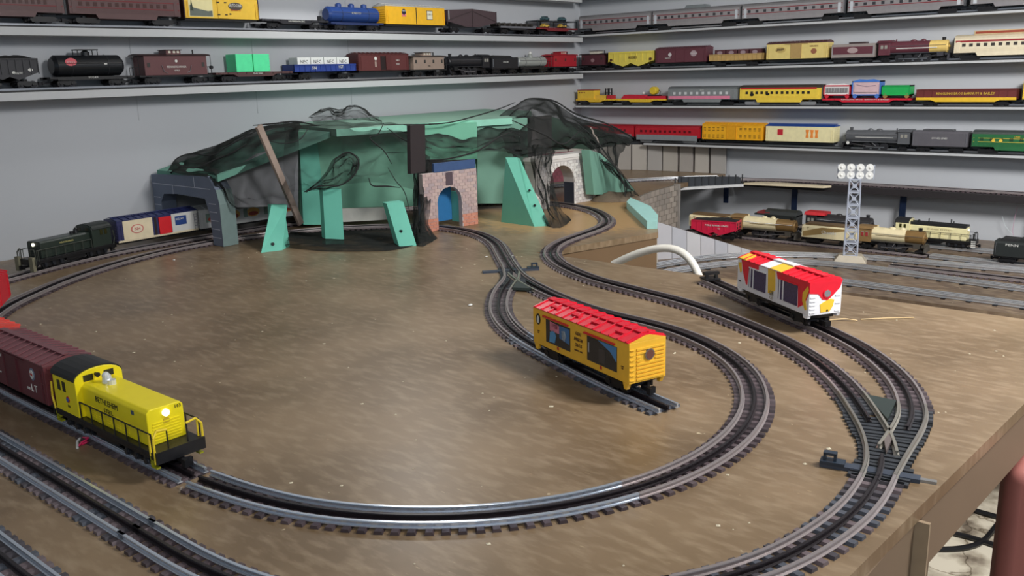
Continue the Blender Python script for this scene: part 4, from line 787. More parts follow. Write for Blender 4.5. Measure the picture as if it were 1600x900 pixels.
t, L = onB('passenger_car', 'green passenger car with yellow lines at the right edge of the fourth shelf', 1518, 1690, 4); passenger(t, L, ((42, 104, 62), .4), (76, 84, 82), None, 9, .060, mat((36, 70, 48), .3)); panel(t, -L/2+.004, L/2, .054, .0553, LY, 'stripe', -.0326); panel(t, -L/2+.004, L/2, .042, .0433, LY, 'stripe', -.0326); text('LINES', .005, LY, t, -.02, -.034, .060); badge(t, -L/2+.066, .0475, .0055, LY, 1, -.0334); badge(t, -L/2+.088, .0475, .0055, LY, 1, -.0334)

# ------------------------------------------------------------ trains on the big table
def on_track(name, label, cat, cx, cy, ang, z=0., group=None):
    return thing(name, label, cat, (cx, cy, z+.0097), ang, group)
# yellow boxcar: along the dead end; lettering side faces the camera
d = Vector((.955-1.04, .548-.79)); ang = math.atan2(d.y, d.x); L = .236; c0 = Vector((1.0085, .7000))
t = on_track('box_car', 'yellow boxcar with a red roof and picture windows on the dead end track', 'train car', c0.x, c0.y, ang)
YEL = mat((238, 184, 56), .4); RED = mat((214, 26, 50), .35)
z0, H = .022, .056; h = L/2
bd = M().box(-h, h, -HW, HW, z0, z0+H)
for s in (-1, 1):
    for y in (-HW, HW-.006): bd.prism([(s*(h-.002), z0), (s*(h-.014), z0), (s*(h-.011), z0-.009), (s*(h-.006), z0-.009)], y, y+.006, 1)
bd.build('body', YEL, t, bevel=.0007)
r = M().prism([(-HW-.001, z0+H), (HW+.001, z0+H), (HW+.001, z0+H+.001), (.004, z0+H+.0085), (-.004, z0+H+.0085), (-HW-.001, z0+H+.001)], -h+.0015, h-.0015); n = 12
for i in range(n+1):
    x = -h+.006+(L-.012)*i/n
    for s in (-1, 1): r.solid([(x-.0013, s*(HW+.001), z0+H+.0008), (x+.0013, s*(HW+.001), z0+H+.0008), (x+.0013, s*.005, z0+H+.0082), (x-.0013, s*.005, z0+H+.0082)], (0, 0, .0018))
r.build('roof', RED, t)
w_ = M()
for i in range(12): w_.box(-h+.003+i*(L-.006)/12, -h+.0015+(i+1)*(L-.006)/12-.002, -.0065, .0065, z0+H+.0088, z0+H+.0105)
for x in (-.085, -.03, .02, .075): w_.box(x, x+.018, -.021, -.013, z0+H+.0045, z0+H+.0070)
w_.build('roof_walk', RED, t)
M().prism([(-HW, z0+H), (HW, z0+H), (.004, z0+H+.0072), (-.004, z0+H+.0072)], h-.0012, h).build('gable_end', YEL, t)
for x0, x1 in ((-.0815, -.018), (.024, .092)):
    fr = M().box(x0, x1, -HW-.0006, -HW, z0+.010, z0+.045).build('window', mat((38, 42, 46), .12), t)
    M().box(x0-.006, x1-.004, -HW-.003, -HW, z0+.0475, z0+.0495).build('window_rail', RED, t)
wx = -.0815
for nm, poly, c in (('picture_pink', [(-.070, .052), (-.046, .052), (-.046, .064), (-.070, .066)], (206, 120, 140)), ('picture_red', [(-.066, .058), (-.050, .058), (-.050, .064), (-.066, .064)], (170, 60, 80)), ('picture_blue', [(-.072, .034), (-.058, .035), (-.054, .046), (-.060, .054), (-.070, .050)], (80, 150, 200)), ('picture_blue', [(-.045, .046), (-.020, .042), (-.020, .065), (-.045, .065)], (60, 110, 160)), ('picture_white', [(-.038, .046), (-.032, .044), (-.027, .052), (-.031, .060), (-.040, .058)], (200, 215, 226)),
                    ('picture_blue', [(.050, .0668), (.0915, .0668), (.0915, .046), (.078, .057)], (70, 130, 184)), ('picture_white', [(.027, .044), (.029, .044), (.029, .058), (.027, .058)], (170, 170, 175)), ('picture_frame', [(.052, .036), (.066, .036), (.066, .056), (.052, .056)], (58, 56, 58))):
    M().prism(poly, -HW-.0010, -HW-.0006, 1).build(nm, mat(c, .3), t)
badge(t, -.103, .062, .0085, LK, .72, name='oval_emblem'); M().prism([(-.105, .056), (-.101, .056), (-.100, .063), (-.102, .068), (-.105, .066), (-.106, .061)], -HW-.0011, -HW-.0007, 1).build('emblem_mark', LW, t)
BR = mat((96, 66, 40), .5)
for i, s_ in enumerate(('GREAT', 'AMERICAN', 'CIRCUS')): text(s_, .0050, BR, t, .0025, -HW-.0003, z0+.0415-i*.0085, width=(.015, .021, .017)[i])
text('EXHIBIT CAR', .0024, BR, t, .0025, -HW-.0003, z0+.0165)
for x in (-.050, .056): M().prism([(x-.0022, z0+.0045), (x+.0022, z0+.0045), (x+.0022, z0+.008), (x, z0+.0095), (x-.0022, z0+.008)], -HW-.0006, -HW, 1).build('red_mark', LR, t)
for x in (-.103, .104): text('CAPY\n50T', .002, BR, t, x, -HW-.0003, z0+.020)
e = M()
for i in range(9):
    if 4 < i < 7: e.box(h, h+.0014, -HW+.012, -.012, z0+.003+i*.0052, z0+.0056+i*.0052).box(h, h+.0014, .012, HW-.004, z0+.003+i*.0052, z0+.0056+i*.0052)
    else: e.box(h, h+.0014, -HW+.012, HW-.003, z0+.003+i*.0052, z0+.0056+i*.0052)
for i in range(7): e.box(h, h+.0016, -HW+.001, -HW+.008, z0+.004+i*.007, z0+.0052+i*.007)
e.build('end_ribs', YEL, t); M().cyl((h, .002, z0+.037), (h+.0022, .002, z0+.037), .0078, 20).build('porthole_rim', STEEL, t); M().cyl((h+.0018, .002, z0+.037), (h+.0026, .002, z0+.037), .0062, 20).build('porthole', mat((110, 70, 60), .2), t)
M().box(-h+.01, h-.01, -.022, .022, z0-.006, z0).build('underframe', BLK, t); under(t, L, None, .040)
# white, red and yellow boxcar
d = Vector((1.41-1.55, .515-.728)); ang = math.atan2(d.y, d.x); L = .222
t = on_track('box_car', 'white boxcar with red and yellow blotches on the right dead end track', 'train car', 1.4685, .6115, ang)
h = L/2; WC = mat((232, 234, 240), .35); RC = mat((226, 30, 52), .35); YC_ = mat((240, 196, 60), .4); z0, H = .024, .056
bd = M().box(-h, h, -HW, HW, z0, z0+H)
for s in (-1, 1):
    for y in (-HW, HW-.006): bd.prism([(s*(h-.001), z0), (s*(h-.016), z0), (s*(h-.014), z0-.006), (s*(h-.003), z0-.006)], y, y+.006, 1)
bd.build('body', WC, t, bevel=.001)
rp = [(-HW-.001, z0+H), (HW+.001, z0+H), (HW+.001, z0+H+.001), (.004, z0+H+.0075), (-.004, z0+H+.0075), (-HW-.001, z0+H+.001)]
M().prism(rp, -h, h).build('roof', RC, t)
rp2 = [(a*1.012, b+.0006) for a, b in rp]
M().prism(rp2, -.034, .028).build('roof_white_patch', WC, t); M().prism([(a*1.02, b+.0012) for a, b in rp if a < .01]+[(.004, z0+H)], -.004, .030).build('roof_yellow_patch', YC_, t)
M().prism([(-HW-.0012, z0+H), (-HW-.0012, z0+H+.002), (-.012, z0+H+.008), (-.012, z0+H)], -h+.004, -h+.030).build('roof_yellow_patch', YC_, t)
rb = M()
for i in range(13):
    x = -h+.006+(L-.012)*i/12
    if -.036 < x < .032: continue
    for s in (-1, 1): rb.solid([(x-.0012, s*(HW+.001), z0+H+.0012), (x+.0012, s*(HW+.001), z0+H+.0012), (x+.0012, s*.008, z0+H+.0076), (x-.0012, s*.008, z0+H+.0076)], (0, 0, .0018))
    rb2 = None
for x0_, x1_, m_ in ((-h+.001, -.036, RC), (-.034, .028, WC), (.030, h-.001, RC)): M().box(x0_, x1_, -.006, .006, z0+H+.0085, z0+H+.0105).build('roof_walk', m_, t)
rb.build('roof_ribs', RC, t)
def sp(poly, m, nm, th=.0006): return M().prism([(x, z0+zz) for x, zz in poly], -HW-th, -HW, 1).build(nm, m, t)
sp([(-.098, .056), (-.040, .056), (-.040, .046), (-.072, .046), (-.076, .012), (-.080, .012), (-.090, .030)], RC, 'red_patch'); sp([(-.108, .048), (-.098, .050), (-.096, .034), (-.100, .030)], YC_, 'yellow_patch', .0010)
sp([(-.010, .056), (.012, .056), (.014, .022), (.002, .014), (-.008, .012)], YC_, 'yellow_patch')
sp([(.016, .056), (.111, .056), (.111, .040), (.100, .018), (.082, .008), (.080, .044), (.020, .044)], RC, 'red_patch'); sp([(.094, .036), (.107, .050), (.110, .044), (.102, .026), (.106, .010), (.102, .008), (.094, .022)], YC_, 'yellow_patch', .0010)
for x0_, x1_ in ((-.070, -.016), (.024, .079)):
    M().box(x0_, x1_, -HW-.0012, -HW, z0+.010, z0+.045).build('window', mat((66, 58, 92), .25, var=.5, scale=220), t)
    for u in (.003, .013): M().box(x0_+u, x0_+u+.003, -HW-.0018, -HW-.0011, z0+.010, z0+.045).build('window_bar', WC, t)
    M().box(x0_, x1_, -HW-.0022, -HW, z0+.045, z0+.047).build('window_rail', RC if x0_ > 0 else WC, t)
text('GUM', .009, mat((130, 120, 90), .5), t, .003, -HW-.0007, z0+.014, width=.012); text('CO', .006, mat((160, 150, 130)), t, .003, -HW-.0007, z0+.006); text('9445', .003, LK, t, -.102, -HW-.0003, z0+.014)
M().prism([(-HW, z0+.056), (HW, z0+.056), (HW-.004, z0+.044), (.012, z0+.030), (.004, z0+.024), (-.006, z0+.026), (-.014, z0+.036), (-HW, z0+.038)], h, h+.0007).build('end_red_patch', RC, t)
M().prism([(-.010, z0+.018), (-.002, z0+.022), (.010, z0+.026), (.017, z0+.024), (.015, z0+.014), (.009, z0+.005), (-.008, z0+.004)], h, h+.0008).build('end_yellow_patch', YC_, t)
badge_ = M().cyl((h+.0008, .004, z0+.007), (h+.0014, .004, z0+.007), .0018, 8).build('dark_mark', LK, t)
e = M()
for i in range(5): e.box(h, h+.0012, -HW+.002, -HW+.012, z0+.004+i*.0065, z0+.006+i*.0065)
for i in range(3): e.box(h, h+.0012, HW-.012, HW-.002, z0+.004+i*.013, z0+.006+i*.013)
e.build('end_ribs', WC, t); M().cyl((h, .002, z0+.036), (h+.0022, .002, z0+.036), .0076, 20).build('porthole_rim', RC, t); M().cyl((h+.0015, .002, z0+.036), (h+.0026, .002, z0+.036), .006, 20).build('porthole', mat((150, 150, 156), .2, .4), t)
M().box(-h+.01, h-.01, -.024, .024, z0-.008, z0).build('underframe', BLK, t); under(t, L, None, .040)
# yellow locomotive and its train, running towards the camera
YL = mat((246, 226, 30), .32, var=.05)
t = on_track('diesel_locomotive', 'bright yellow switching locomotive with a black cab roof on the left straight track', 'locomotive', .468, 1.020, -math.pi/2)
diesel(t, .252, YL, mat((26, 28, 30), .45), face=1, yellowrail=(240, 210, 50), HH=.043).build('warning_beacon', mat((225, 228, 230), .25, .3), t)
text('BETHLEHEM', .0072, LK, t, .008, -.0226, .057, width=.054); text('STEEL', .0055, LK, t, .010, -.0226, .0465, width=.022)
badge(t, -.079, .045, .0042, LR, 1, -.030); badge(t, -.079, .045, .0028, mat((60, 90, 170)), 1, -.0307); text('103', .0035, LK, t, -.079, -.0301, .036); M().box(.048+.02, .074, -.0232, -.0226, .058, .063).build('number_board', mat((70, 90, 110), .3), t)
q = text('103', .0042, LK, t, .1023, .0155, .064, rz=math.pi/2); badge2 = M().cyl((.102, 0, .051), (.1027, 0, .051), .0042, 16).build('nose_emblem', mat((200, 170, 40), .4), t)
M().cyl((-.0525+.0, -.004, .077), (-.046, -.004, .077), .0022, 8, .0032).build('horn', LK, t)
TU = (104, 52, 58)
t = on_track('box_car', 'maroon boxcar with white lettering coupled behind the yellow locomotive', 'train car', .4665, 1.258, -math.pi/2); L = .205
boxcar(t, L, TU, mat((122, 74, 80), .4), .053, doorm=mat((92, 44, 50)))
text('PENNSYLVANIA', .0042, LW, t, -.058, -HW-.0004, .068, width=.052); text('2955', .0036, LW, t, -.056, -HW-.0004, .058); text('9 9', .005, LW, t, -.068, -HW-.0004, .045); text('CU 40', .0025, LW, t, -.044, -HW-.0004, .042)
badge(t, .066, .060, .0085, mat((120, 130, 150)), .85); badge(t, .066, .060, .006, LW, .85, -HW-.0007); text('PRR', .003, LR, t, .066, -HW-.0015, .060); text('L T', .010, LW, t, .066, -HW-.0004, .040, width=.018); panel(t, .044, .052, .036, .039, LW)
t = on_track('box_car', 'red orange boxcar behind the maroon one, cut off by the left edge', 'train car', .4665, 1.486, -math.pi/2); boxcar(t, .215, (214, 62, 50), mat((222, 78, 66), .4), .056, doorm=mat((200, 50, 42)))
i0 = min(range(len(O1)), key=lambda i: (O1[i]-Vector((.584, 1.782, 0))).length); tt = tangents(O1)[i0]
t = on_track('box_car', 'red car at the left edge beside the inner back curve', 'train car', O1[i0].x-.006, O1[i0].y-.012, math.atan2(tt.y, tt.x)); boxcar(t, .21, (206, 36, 52), None, .050)
# black locomotive and its train by the left wall
i1 = min(range(len(O2)), key=lambda i: (O2[i]-Vector((.942, 2.235, 0))).length); tt = tangents(O2)[i1]; a_ = math.atan2(tt.y, tt.x)
t = on_track('diesel_locomotive', 'black switching locomotive with a lit headlight beside the left wall', 'locomotive', O2[i1].x, O2[i1].y, a_)
diesel(t, .235, (40, 50, 44), mat((34, 40, 38), .5), face=-1, cablen=.058, rail=(60, 64, 56)).build('bell', BLK, t); text('PENNSYLVANIA', .004, mat((200, 190, 120)), t, -.02, -.0226, .054)
q = M(); 
for y in (-.030, .018): q.box(-.126, -.118, y, y+.012, .0, .034)
q.build('end_steps', mat((120, 116, 96), .5), t)
BLU = mat((36, 44, 92), .4)
def train_at(s, L): 
    acc = 0; a = b = c = None
    c0_ = s
    pts = [None, None]
    for k, target in enumerate((s-L*.35, s+L*.35)):
        acc = 0
        for i in range(len(O2)-1):
            l_ = (O2[i+1]-O2[i]).length
            if acc+l_ >= target: pts[k] = O2[i].lerp(O2[i+1], (target-acc)/l_); break
            acc += l_
    m_ = (pts[0]+pts[1])/2; d_ = pts[1]-pts[0]; return m_.x, m_.y, math.atan2(d_.y, d_.x)
sE = clen(O2[:i1+1]); x, y, a_ = train_at(sE+.245, .225)
t = on_track('box_car', 'cream and navy boxcar with a red door behind the black locomotive', 'train car', x, y, a_); L = .232; boxcar(t, L, (44, 46, 90), BLU, .054, door=False)
panel(t, -L/2+.016, -.018, .028, .078, mat((224, 210, 178)), 'cream_panel', -HW, .0012); panel(t, -L/2, L/2, .024, .029, mat((214, 200, 170)), 'sill', -HW, .0014); M().box(-.012, -.006, -HW-.001, -HW, .028, .076).build('doorway', mat((40, 26, 30)), t)
M().box(.000, .036, -HW-.003, -HW, .029, .074).build('door', mat((214, 30, 40)), t); panel(t, .038, L/2, .029, .078, mat((208, 208, 204)), 'white_panel', -HW, .0010); panel(t, .048, .082, .046, .070, mat((36, 66, 130)), 'blue_panel', -HW-.001, .0008); text('RELAY', .006, LW, t, .062, -HW-.0019, .062)
badge(t, -.062, .054, .012, mat((200, 120, 110)), 1.5, -HW-.0012); badge(t, -.062, .054, .0095, mat((226, 214, 190)), 1.5, -HW-.0019); text('NH', .008, LR, t, -.062, -HW-.0027, .054)
for k, lab in ((1, 'silver boxcar with food pictures inside the grey portal'), (2, 'silver boxcar with food pictures behind the left mint brace')):
    x, y, a_ = train_at(sE+.245+.24*k, .225); t = on_track('box_car', lab, 'train car', x, y, a_); boxcar(t, .228, (188, 190, 190), mat((150, 152, 154)), .052, door=False)
    for u in (-.075, -.012, .05): badge(t, u, .052, .013, mat((206, 160, 84)), 1.6, name='food_picture'); badge(t, u, .048, .006, mat((150, 60, 50)), 2.6, -HW-.0007, 'food_picture')
    q = M()
    for u in (-.095, -.045, .02, .085): q.box(u, u+.012, -HW-.0009, -HW, .040, .064)
    q.build('blurred_print', mat((120, 140, 130)), t)
# ------------------------------------------------------------ trains on the lower table
def lower(name, label, pa, pb, cat='train car', z=Z2+.0118, off=.0165):
    a, b = P(*pa, z-.002), P(*pb, z-.002); d_ = (b-a).normalized(); n_ = Vector((-d_.y, d_.x, 0))
    if n_.dot(a-CP) < 0: n_ = -n_
    c = (a+b)/2+n_*off; t_ = thing(name, label, cat, (c.x, c.y, z), math.atan2(d_.y, d_.x), 'trains on the lower table'); return t_, (b-a).length-.004
X1, X2 = 3.0, 3.17
track(spline([(X1, .78), (X1, 1.2), (X1, 1.66)]), 'dark track carrying the cream and bronze steam trains on the lower table', Z2, RAILN, TM, name='straight_track')
tub([(X1, -.3), (X1, .2), (X1, .775)], 'shiny straight track under the black tender at the right edge', 'straight_track')
tub([(X2, -.3), (X2, .6), (X2, 1.66)], 'shiny track nearest the wall on the lower table', 'straight_track')
def low(name, label, a, b, X, cat='train car', gap=.004):
    ya, yb = onp(a, 372, 0, X-HW).y, onp(b, 372, 0, X-HW).y
    return thing(name, label, cat, (X, (ya+yb)/2, Z2+.0118-.001), -math.pi/2, 'trains on the lower table'), ya-yb-gap
BRZ = (132, 104, 66); CRM = (226, 212, 172)
def tender_art(t, L):
    M().prism([(-L/2+.004, .026), (-L/2+.012, .026), (L/2-.01, .060), (-L/2+.070, .060), (-L/2+.004, .042)], -.0306, -.030, 1).build('bronze_stripe', mat((150, 124, 78), .4), t)
    text('Chessie', .012, LW, t, .0, -.0307, .044, width=.052); text('Y', .010, mat((90, 70, 40)), t, -L/2+.022, -.0307, .054)
for lab, a, b in (('cream and bronze tender at the left end of the lower table train', 1075, 1139), ('cream and bronze tender left of the floodlight tower', 1251, 1339)):
    t, L = low('tender', lab, a, b, X1); tender(t, L, CRM, H=.042, coal=False); tender_art(t, L); M().box(-L/2+.01, L/2-.02, -.022, .022, .064, .070).build('deck_load', mat((110, 88, 60)), t)
for lab, a, b in (('cream and bronze steam locomotive above the red hopper', 1140, 1246), ('cream and bronze steam locomotive right of the floodlight tower', 1338, 1452)):
    t, L = low('steam_locomotive', lab, a, b, X1, 'locomotive'); steam(t, L, CRM, cab=BRZ, nose=mat((138, 108, 66), .35, .3), run=mat((70, 66, 60)), face=1, wheels=3, r=.0225, nosefrac=.34); panel(t, -.055, .05, .051, .0522, mat((100, 80, 50)), 'stripe', -.0242)
    for x in (-L/2+.016, -L/2+.030): panel(t, x-.004, x+.004, .045, .058, mat((150, 50, 50)), 'red_window', -.0282, .001)
t, L = low('tender', 'dark tender with a rounded top behind the first bronze locomotive', 1180, 1243, X2); M().prism([(-.03, .022), (.03, .022), (.03, .062), (.022, .074), (0, .080), (-.022, .074), (-.03, .062)], -L/2+.03, L/2).box(-L/2-.01, L/2, -.031, .031, .056, .062).build('body', mat((40, 44, 44)), t, bevel=.001); M().box(-L/2, -L/2+.05, -.028, .028, .062, .068).build('red_deck', mat((130, 50, 54)), t); under(t, L)
t, L = low('steam_locomotive', 'black steam locomotive with a red cab roof behind the floodlight tower', 1254, 1366, X2, 'locomotive'); steam(t, L, (44, 42, 44), face=1, cabroof=mat((196, 40, 48)), r=.024, smoke=mat((40, 40, 42)))
M().prism([(-.031, .072), (.031, .072), (.024, .082), (-.024, .082)], -L/2, -L/2+.075).build('red_roof', mat((196, 40, 48)), t)
t, L = low('diesel_locomotive', 'cream switching locomotive with a black roof near the right edge of the lower table', 1392, 1522, X2, 'locomotive'); diesel(t, L, (236, 226, 176), mat((34, 34, 36)), face=1, cablen=.045, HH=.042).build('exhaust', BLK, t); M().box(-L/2+.056, L/2-.026, -.023, .023, .0675, .0745).cyl((-.02, 0, .072), (-.02, 0, .088), .002, 8).cyl((.05, 0, .072), (.05, 0, .090), .0022, 8).cyl((.058, 0, .072), (.058, 0, .084), .002, 8).build('hood_roof', mat((34, 34, 36)), t)
text('CHESSIE SYSTEM', .005, mat((150, 136, 100)), t, .02, -.0227, .056, width=.08)
q = M()
for i in range(4): q.box(L/2-.006, L/2+.008, -.0315, -.0305, .008+i*.006, .011+i*.006)
q.build('zebra_steps', LW, t)
t, L = low('tender', 'black tender with four small white letters at the right edge of the lower table', 1553, 1668, X1); tender(t, L, (36, 40, 40), H=.046); M().prism([(-L/2+.05, .066), (L/2, .066), (L/2, .082), (-L/2+.07, .080)], -.024, .024, 1).build('coal_bunker', mat((36, 40, 40)), t); text('PENN', .007, LW, t, -.045, -.0303, .058, width=.034)
t, L = lower('hopper_car', 'crimson ore hopper behind the grey plank ramp on the lower table', (1082, 372), (1151, 377)); L = .165; hopper(t, L, (200, 30, 66), .046); text('PERE RIVER LINES', .006, LW, t, .012, -HW-.0024, .052, width=.085); text('122', .005, LW, t, .02, -HW-.0024, .042)
q = M()
for z in (.030, .042, .054): q.box(L/2, L/2+.001, -.024, -.012, z, z+.008).box(L/2, L/2+.001, .008, .022, z, z+.008)
q.build('end_openings', mat((70, 20, 30)), t)
# floodlight tower
tp = P(1328, 408, Z2); T = thing('floodlight_tower', 'grey lattice floodlight tower with eight round lamps on a tan base', 'light tower', (tp.x, tp.y, Z2), R_(-72)); B = mat((176, 166, 148), .5)
M().add([(-.050, -.034, 0), (.050, -.034, 0), (.050, .034, 0), (-.050, .034, 0), (-.034, -.022, .022), (.034, -.022, .022), (.034, .022, .022), (-.034, .022, .022)], [(0, 3, 2, 1), (4, 5, 6, 7), (0, 1, 5, 4), (1, 2, 6, 5), (2, 3, 7, 6), (3, 0, 4, 7)]).build('base', B, T, bevel=.002)
G = mat((176, 182, 196), .45, .2); hT = .262; mst = M(); w0, w1 = .020, .016
def wz(z): return w0+(w1-w0)*(z-.02)/(hT-.02)
for sx in (-1, 1):
    for sy in (-1, 1): mst.cyl((sx*w0, sy*w0, .02), (sx*w1, sy*w1, hT), .0026, 6)
mst.build('corner_posts', G, T); lt = M(); nb = 6
for i in range(nb+1):
    z = .022+(hT-.022)*i/nb; w_ = wz(z)
    for s in (-1, 1): lt.box(-w_, w_, s*w_-.0015, s*w_+.0015, z-.0025, z+.0025).box(s*w_-.0015, s*w_+.0015, -w_, w_, z-.0025, z+.0025)
    if i < nb:
        z2 = .022+(hT-.022)*(i+1)/nb; v = wz(z2)
        for s in (-1, 1):
            lt.cyl((-w_, s*w_, z), (v, s*v, z2), .0013, 5).cyl((w_, s*w_, z), (-v, s*v, z2), .0013, 5).cyl((s*w_, -w_, z), (s*v, v, z2), .0013, 5).cyl((s*w_, w_, z), (s*v, -v, z2), .0013, 5)
            lt.box(-.006, .006, s*w_-.001, s*w_+.001, (z+z2)/2-.006, (z+z2)/2+.006)
lt.build('lattice', G, T); fr = M().box(-.054, .054, .006, .009, hT+.012, hT+.015).box(-.054, .054, .006, .009, hT+.035, hT+.038)
for x in (-.054, -.001, .052): fr.box(x, x+.003, .006, .009, hT, hT+.044)
fr.box(-.018, .018, -.018, .018, hT-.002, hT+.001).build('lamp_frame', G, T)
lm = M().cyl((0, .006, 0), (0, -.008, 0), .006, 14, .0118).build('floodlamp', WHT, T, smooth=True, loc=(-.041, 0, hT+.013)); me = lm.data
ln = M().cyl((0, -.0062, 0), (0, -.0055, 0), .0102, 14).mesh('lens', mat((150, 150, 146), .1)); bl = M().ball((0, -.008, 0), .0042, 8).mesh('bulb', mat((226, 226, 220), .2))
for k in range(8):
    o = lm if k == 0 else inst('floodlamp', me, T, (-.041+.0273*(k % 4), 0, hT+.013+.024*(k//4)))
    inst('lens', ln, o, (0, 0, 0)); inst('bulb', bl, o, (0, 0, 0))
# ------------------------------------------------------------ foam walls on the right of the mountain
def wallpoly(name, m, base_a, base_b, px, th, parent=None, away=True, z=None):
    """upright board standing on the line base_a-base_b; px are its corners in the photograph"""
    a, b = Vector((*base_a, 0)), Vector((*base_b, 0)); n = Vector((b.y-a.y, a.x-b.x, 0)).normalized()
    if n.dot(a-CP) < 0: n = -n
    pts = []
    for p in px:
        d_ = ray(*p); pts.append(CP+d_*((a-CP).dot(n)/d_.dot(n)))
    return M().solid(pts, n*th).build(name, m, parent), pts, n
pb_ = P(1178, 393, Z2); pa_ = (2.50, 1.49)
pw = thing('plank_ramp_wall', 'sloping wall of pale grey foam planks beside the lower track', 'wall panel', (0, 0, 0)); PL = [mat(c, .7, var=.05, scale=30) for c in ((186, 184, 188), (178, 178, 184), (192, 190, 192))]
xs_ = [1026, 1050, 1073, 1095, 1117, 1137, 1158, 1177]; topy = lambda x: 346+(393-346)*(x-1024)/(1178-1024); boty = lambda x: 409-(409-394)*(x-1024)/(1178-1024)
for i in range(7):
    x0_, x1_ = xs_[i]+.35, xs_[i+1]-.35; wallpoly('plank', PL[i % 3], pa_, pb_[:2], [(x0_, topy(x0_)), (x1_, topy(x1_)), (x1_, max(boty(x1_)+(8 if i < 5 else 0), topy(x1_)+.3)), (x0_, boty(x0_)+8)], .010, pw)
wallpoly('backing', mat((120, 112, 112), .7), [pa_[0]+.004, pa_[1]+.010], [pb_[0]+.004, pb_[1]+.010], [(1024, 345.5), (1178, 392.6), (1170, 396), (1024, 416)], .012, pw)
wallpoly('end_cap', mat((196, 190, 180), .6), (2.44, 1.45), (2.52, 1.455), [(1023.5, 349), (1026.5, 349), (1028, 420), (1024.5, 420)], .02, pw)
# mint edge block on the table corner
eb = thing('foam_edge_block', 'pale mint foam strip along the table corner in front of the grey brick wall', 'foam block'); 
Pt = [P(979, 326), P(985, 319), P(1016, 333), P(1028, 348), P(1027, 358), P(1011, 358)]
M().solid([p+Vector((0, 0, .0005)) for p in Pt], (0, 0, .022)).build('block', mat((160, 208, 202), .7, bump=.2), eb)
# grey brick retaining wall: curved, bricks one by one
bw = thing('brick_retaining_wall', 'curved grey brick retaining wall between the mountain and the lower table', 'wall panel')
cv = spline([(2.45, 1.555), (2.60, 1.63), (2.78, 1.675), (2.98, 1.69)], step=.004); cvl = clen(cv); tcv = tangents(cv); hz0, hz1 = Z2+.001, .004
def ribbon(c, t, off, z0_, z1_, th):
    pr = [(off, z0_), (off+th, z0_), (off+th, z1_), (off, z1_)]; return sweep(c, t, 0, 0, pr)
ribbon(cv, tcv, -.006, hz0, hz1, .008).build('backing', mat((120, 112, 104), .8), bw); bk = [mat(c, .75, var=.1) for c in ((158, 148, 138), (146, 138, 130), (166, 156, 146))]; nrow = 9; rh = (hz1-hz0)/nrow; nb_ = 0
for r_ in range(nrow):
    s = (.02 if r_ % 2 else 0)
    while s < cvl-.02:
        c = cut(cv, s, s+.034); 
        if len(c) > 2 and nb_ < 300: ribbon(c, tangents(c), -.0085, hz0+r_*rh+.0008, hz0+(r_+1)*rh-.0008, .003).build('brick', random.choice(bk), bw); nb_ += 1
        s += .040
M().prism([(2.975, 1.676), (2.985, 1.676), (2.985, 1.700), (2.975, 1.700)], Z2+.001, .006, 2).build('end_post', mat((150, 144, 138), .7), bw)
# grey plank backdrop against the wall
bd_ = thing('plank_backdrop', 'tall grey plank backdrop standing against the right wall beside the mountain', 'wall panel'); PK = [mat(c, .75, var=.06, scale=20) for c in ((172, 166, 158), (164, 158, 152), (180, 174, 166), (168, 164, 160))]
cb = spline([(3.06, 2.42), (3.24, 2.33), (3.345, 2.18), (3.385, 2.0), (3.395, 1.85), (3.4, 1.70)], step=.006); n_ = 12; l_ = clen(cb)/n_
for i in range(n_):
    c = cut(cb, i*l_+.002, (i+1)*l_-.006); ribbon(c, tangents(c), -.004, .0008, .1115, .008).build('plank', PK[i % 4], bd_)
ribbon(cb, tangents(cb), .005, .0008, .110, .004).build('backing', mat((90, 84, 80)), bd_)
# dark girder bridge side and the strips under the wall track
gb = thing('girder_bridge_side', 'low black girder panel with rounded ends beside the wall track', 'bridge panel'); a, b = Vector((3.045, 1.735, 0)), Vector((3.265, 1.560, 0)); 
wallpoly('panel', mat((44, 48, 54), .6, var=.2, scale=30), a[:2], b[:2], [(1060, 276), (1154, 276), (1158, 279), (1158, 289), (1153, 292), (1064, 292), (1060, 288)], .006, gb); q = None
gi = a.lerp(b, 0); dd = (b-a)
gz = M(); nn = Vector((dd.y, -dd.x, 0)).normalized(); nn = -nn if nn.dot(a-CP) > 0 else nn
for i in range(11):
    c = a+dd*(i/10); u = dd.normalized()*.0022; gz.solid([c-u+Vector((0, 0, -.016)), c+u+Vector((0, 0, -.016)), c+u+Vector((0, 0, .020)), c-u+Vector((0, 0, .020))], nn*.0025)
gz.build('stiffeners', mat((34, 38, 42), .6), gb)
wb = thing('white_trim_board', 'thin white board below the black girder panel at table height', 'board'); M().prism([(3.035, 1.728), (3.262, 1.552), (3.285, 1.575), (3.06, 1.75)], -.028, -.018, 2).build('board', mat((206, 206, 206), .5), wb)
wc = thing('cream_plywood_strip', 'cream plywood strip sticking out under the start of the dark wall shelf', 'board'); M().prism([(3.262, 1.552), (3.30, 1.25), (3.332, 1.23), (3.334, 1.50)], -.020, -.0125, 2).build('board', mat((214, 200, 170), .6), wc)
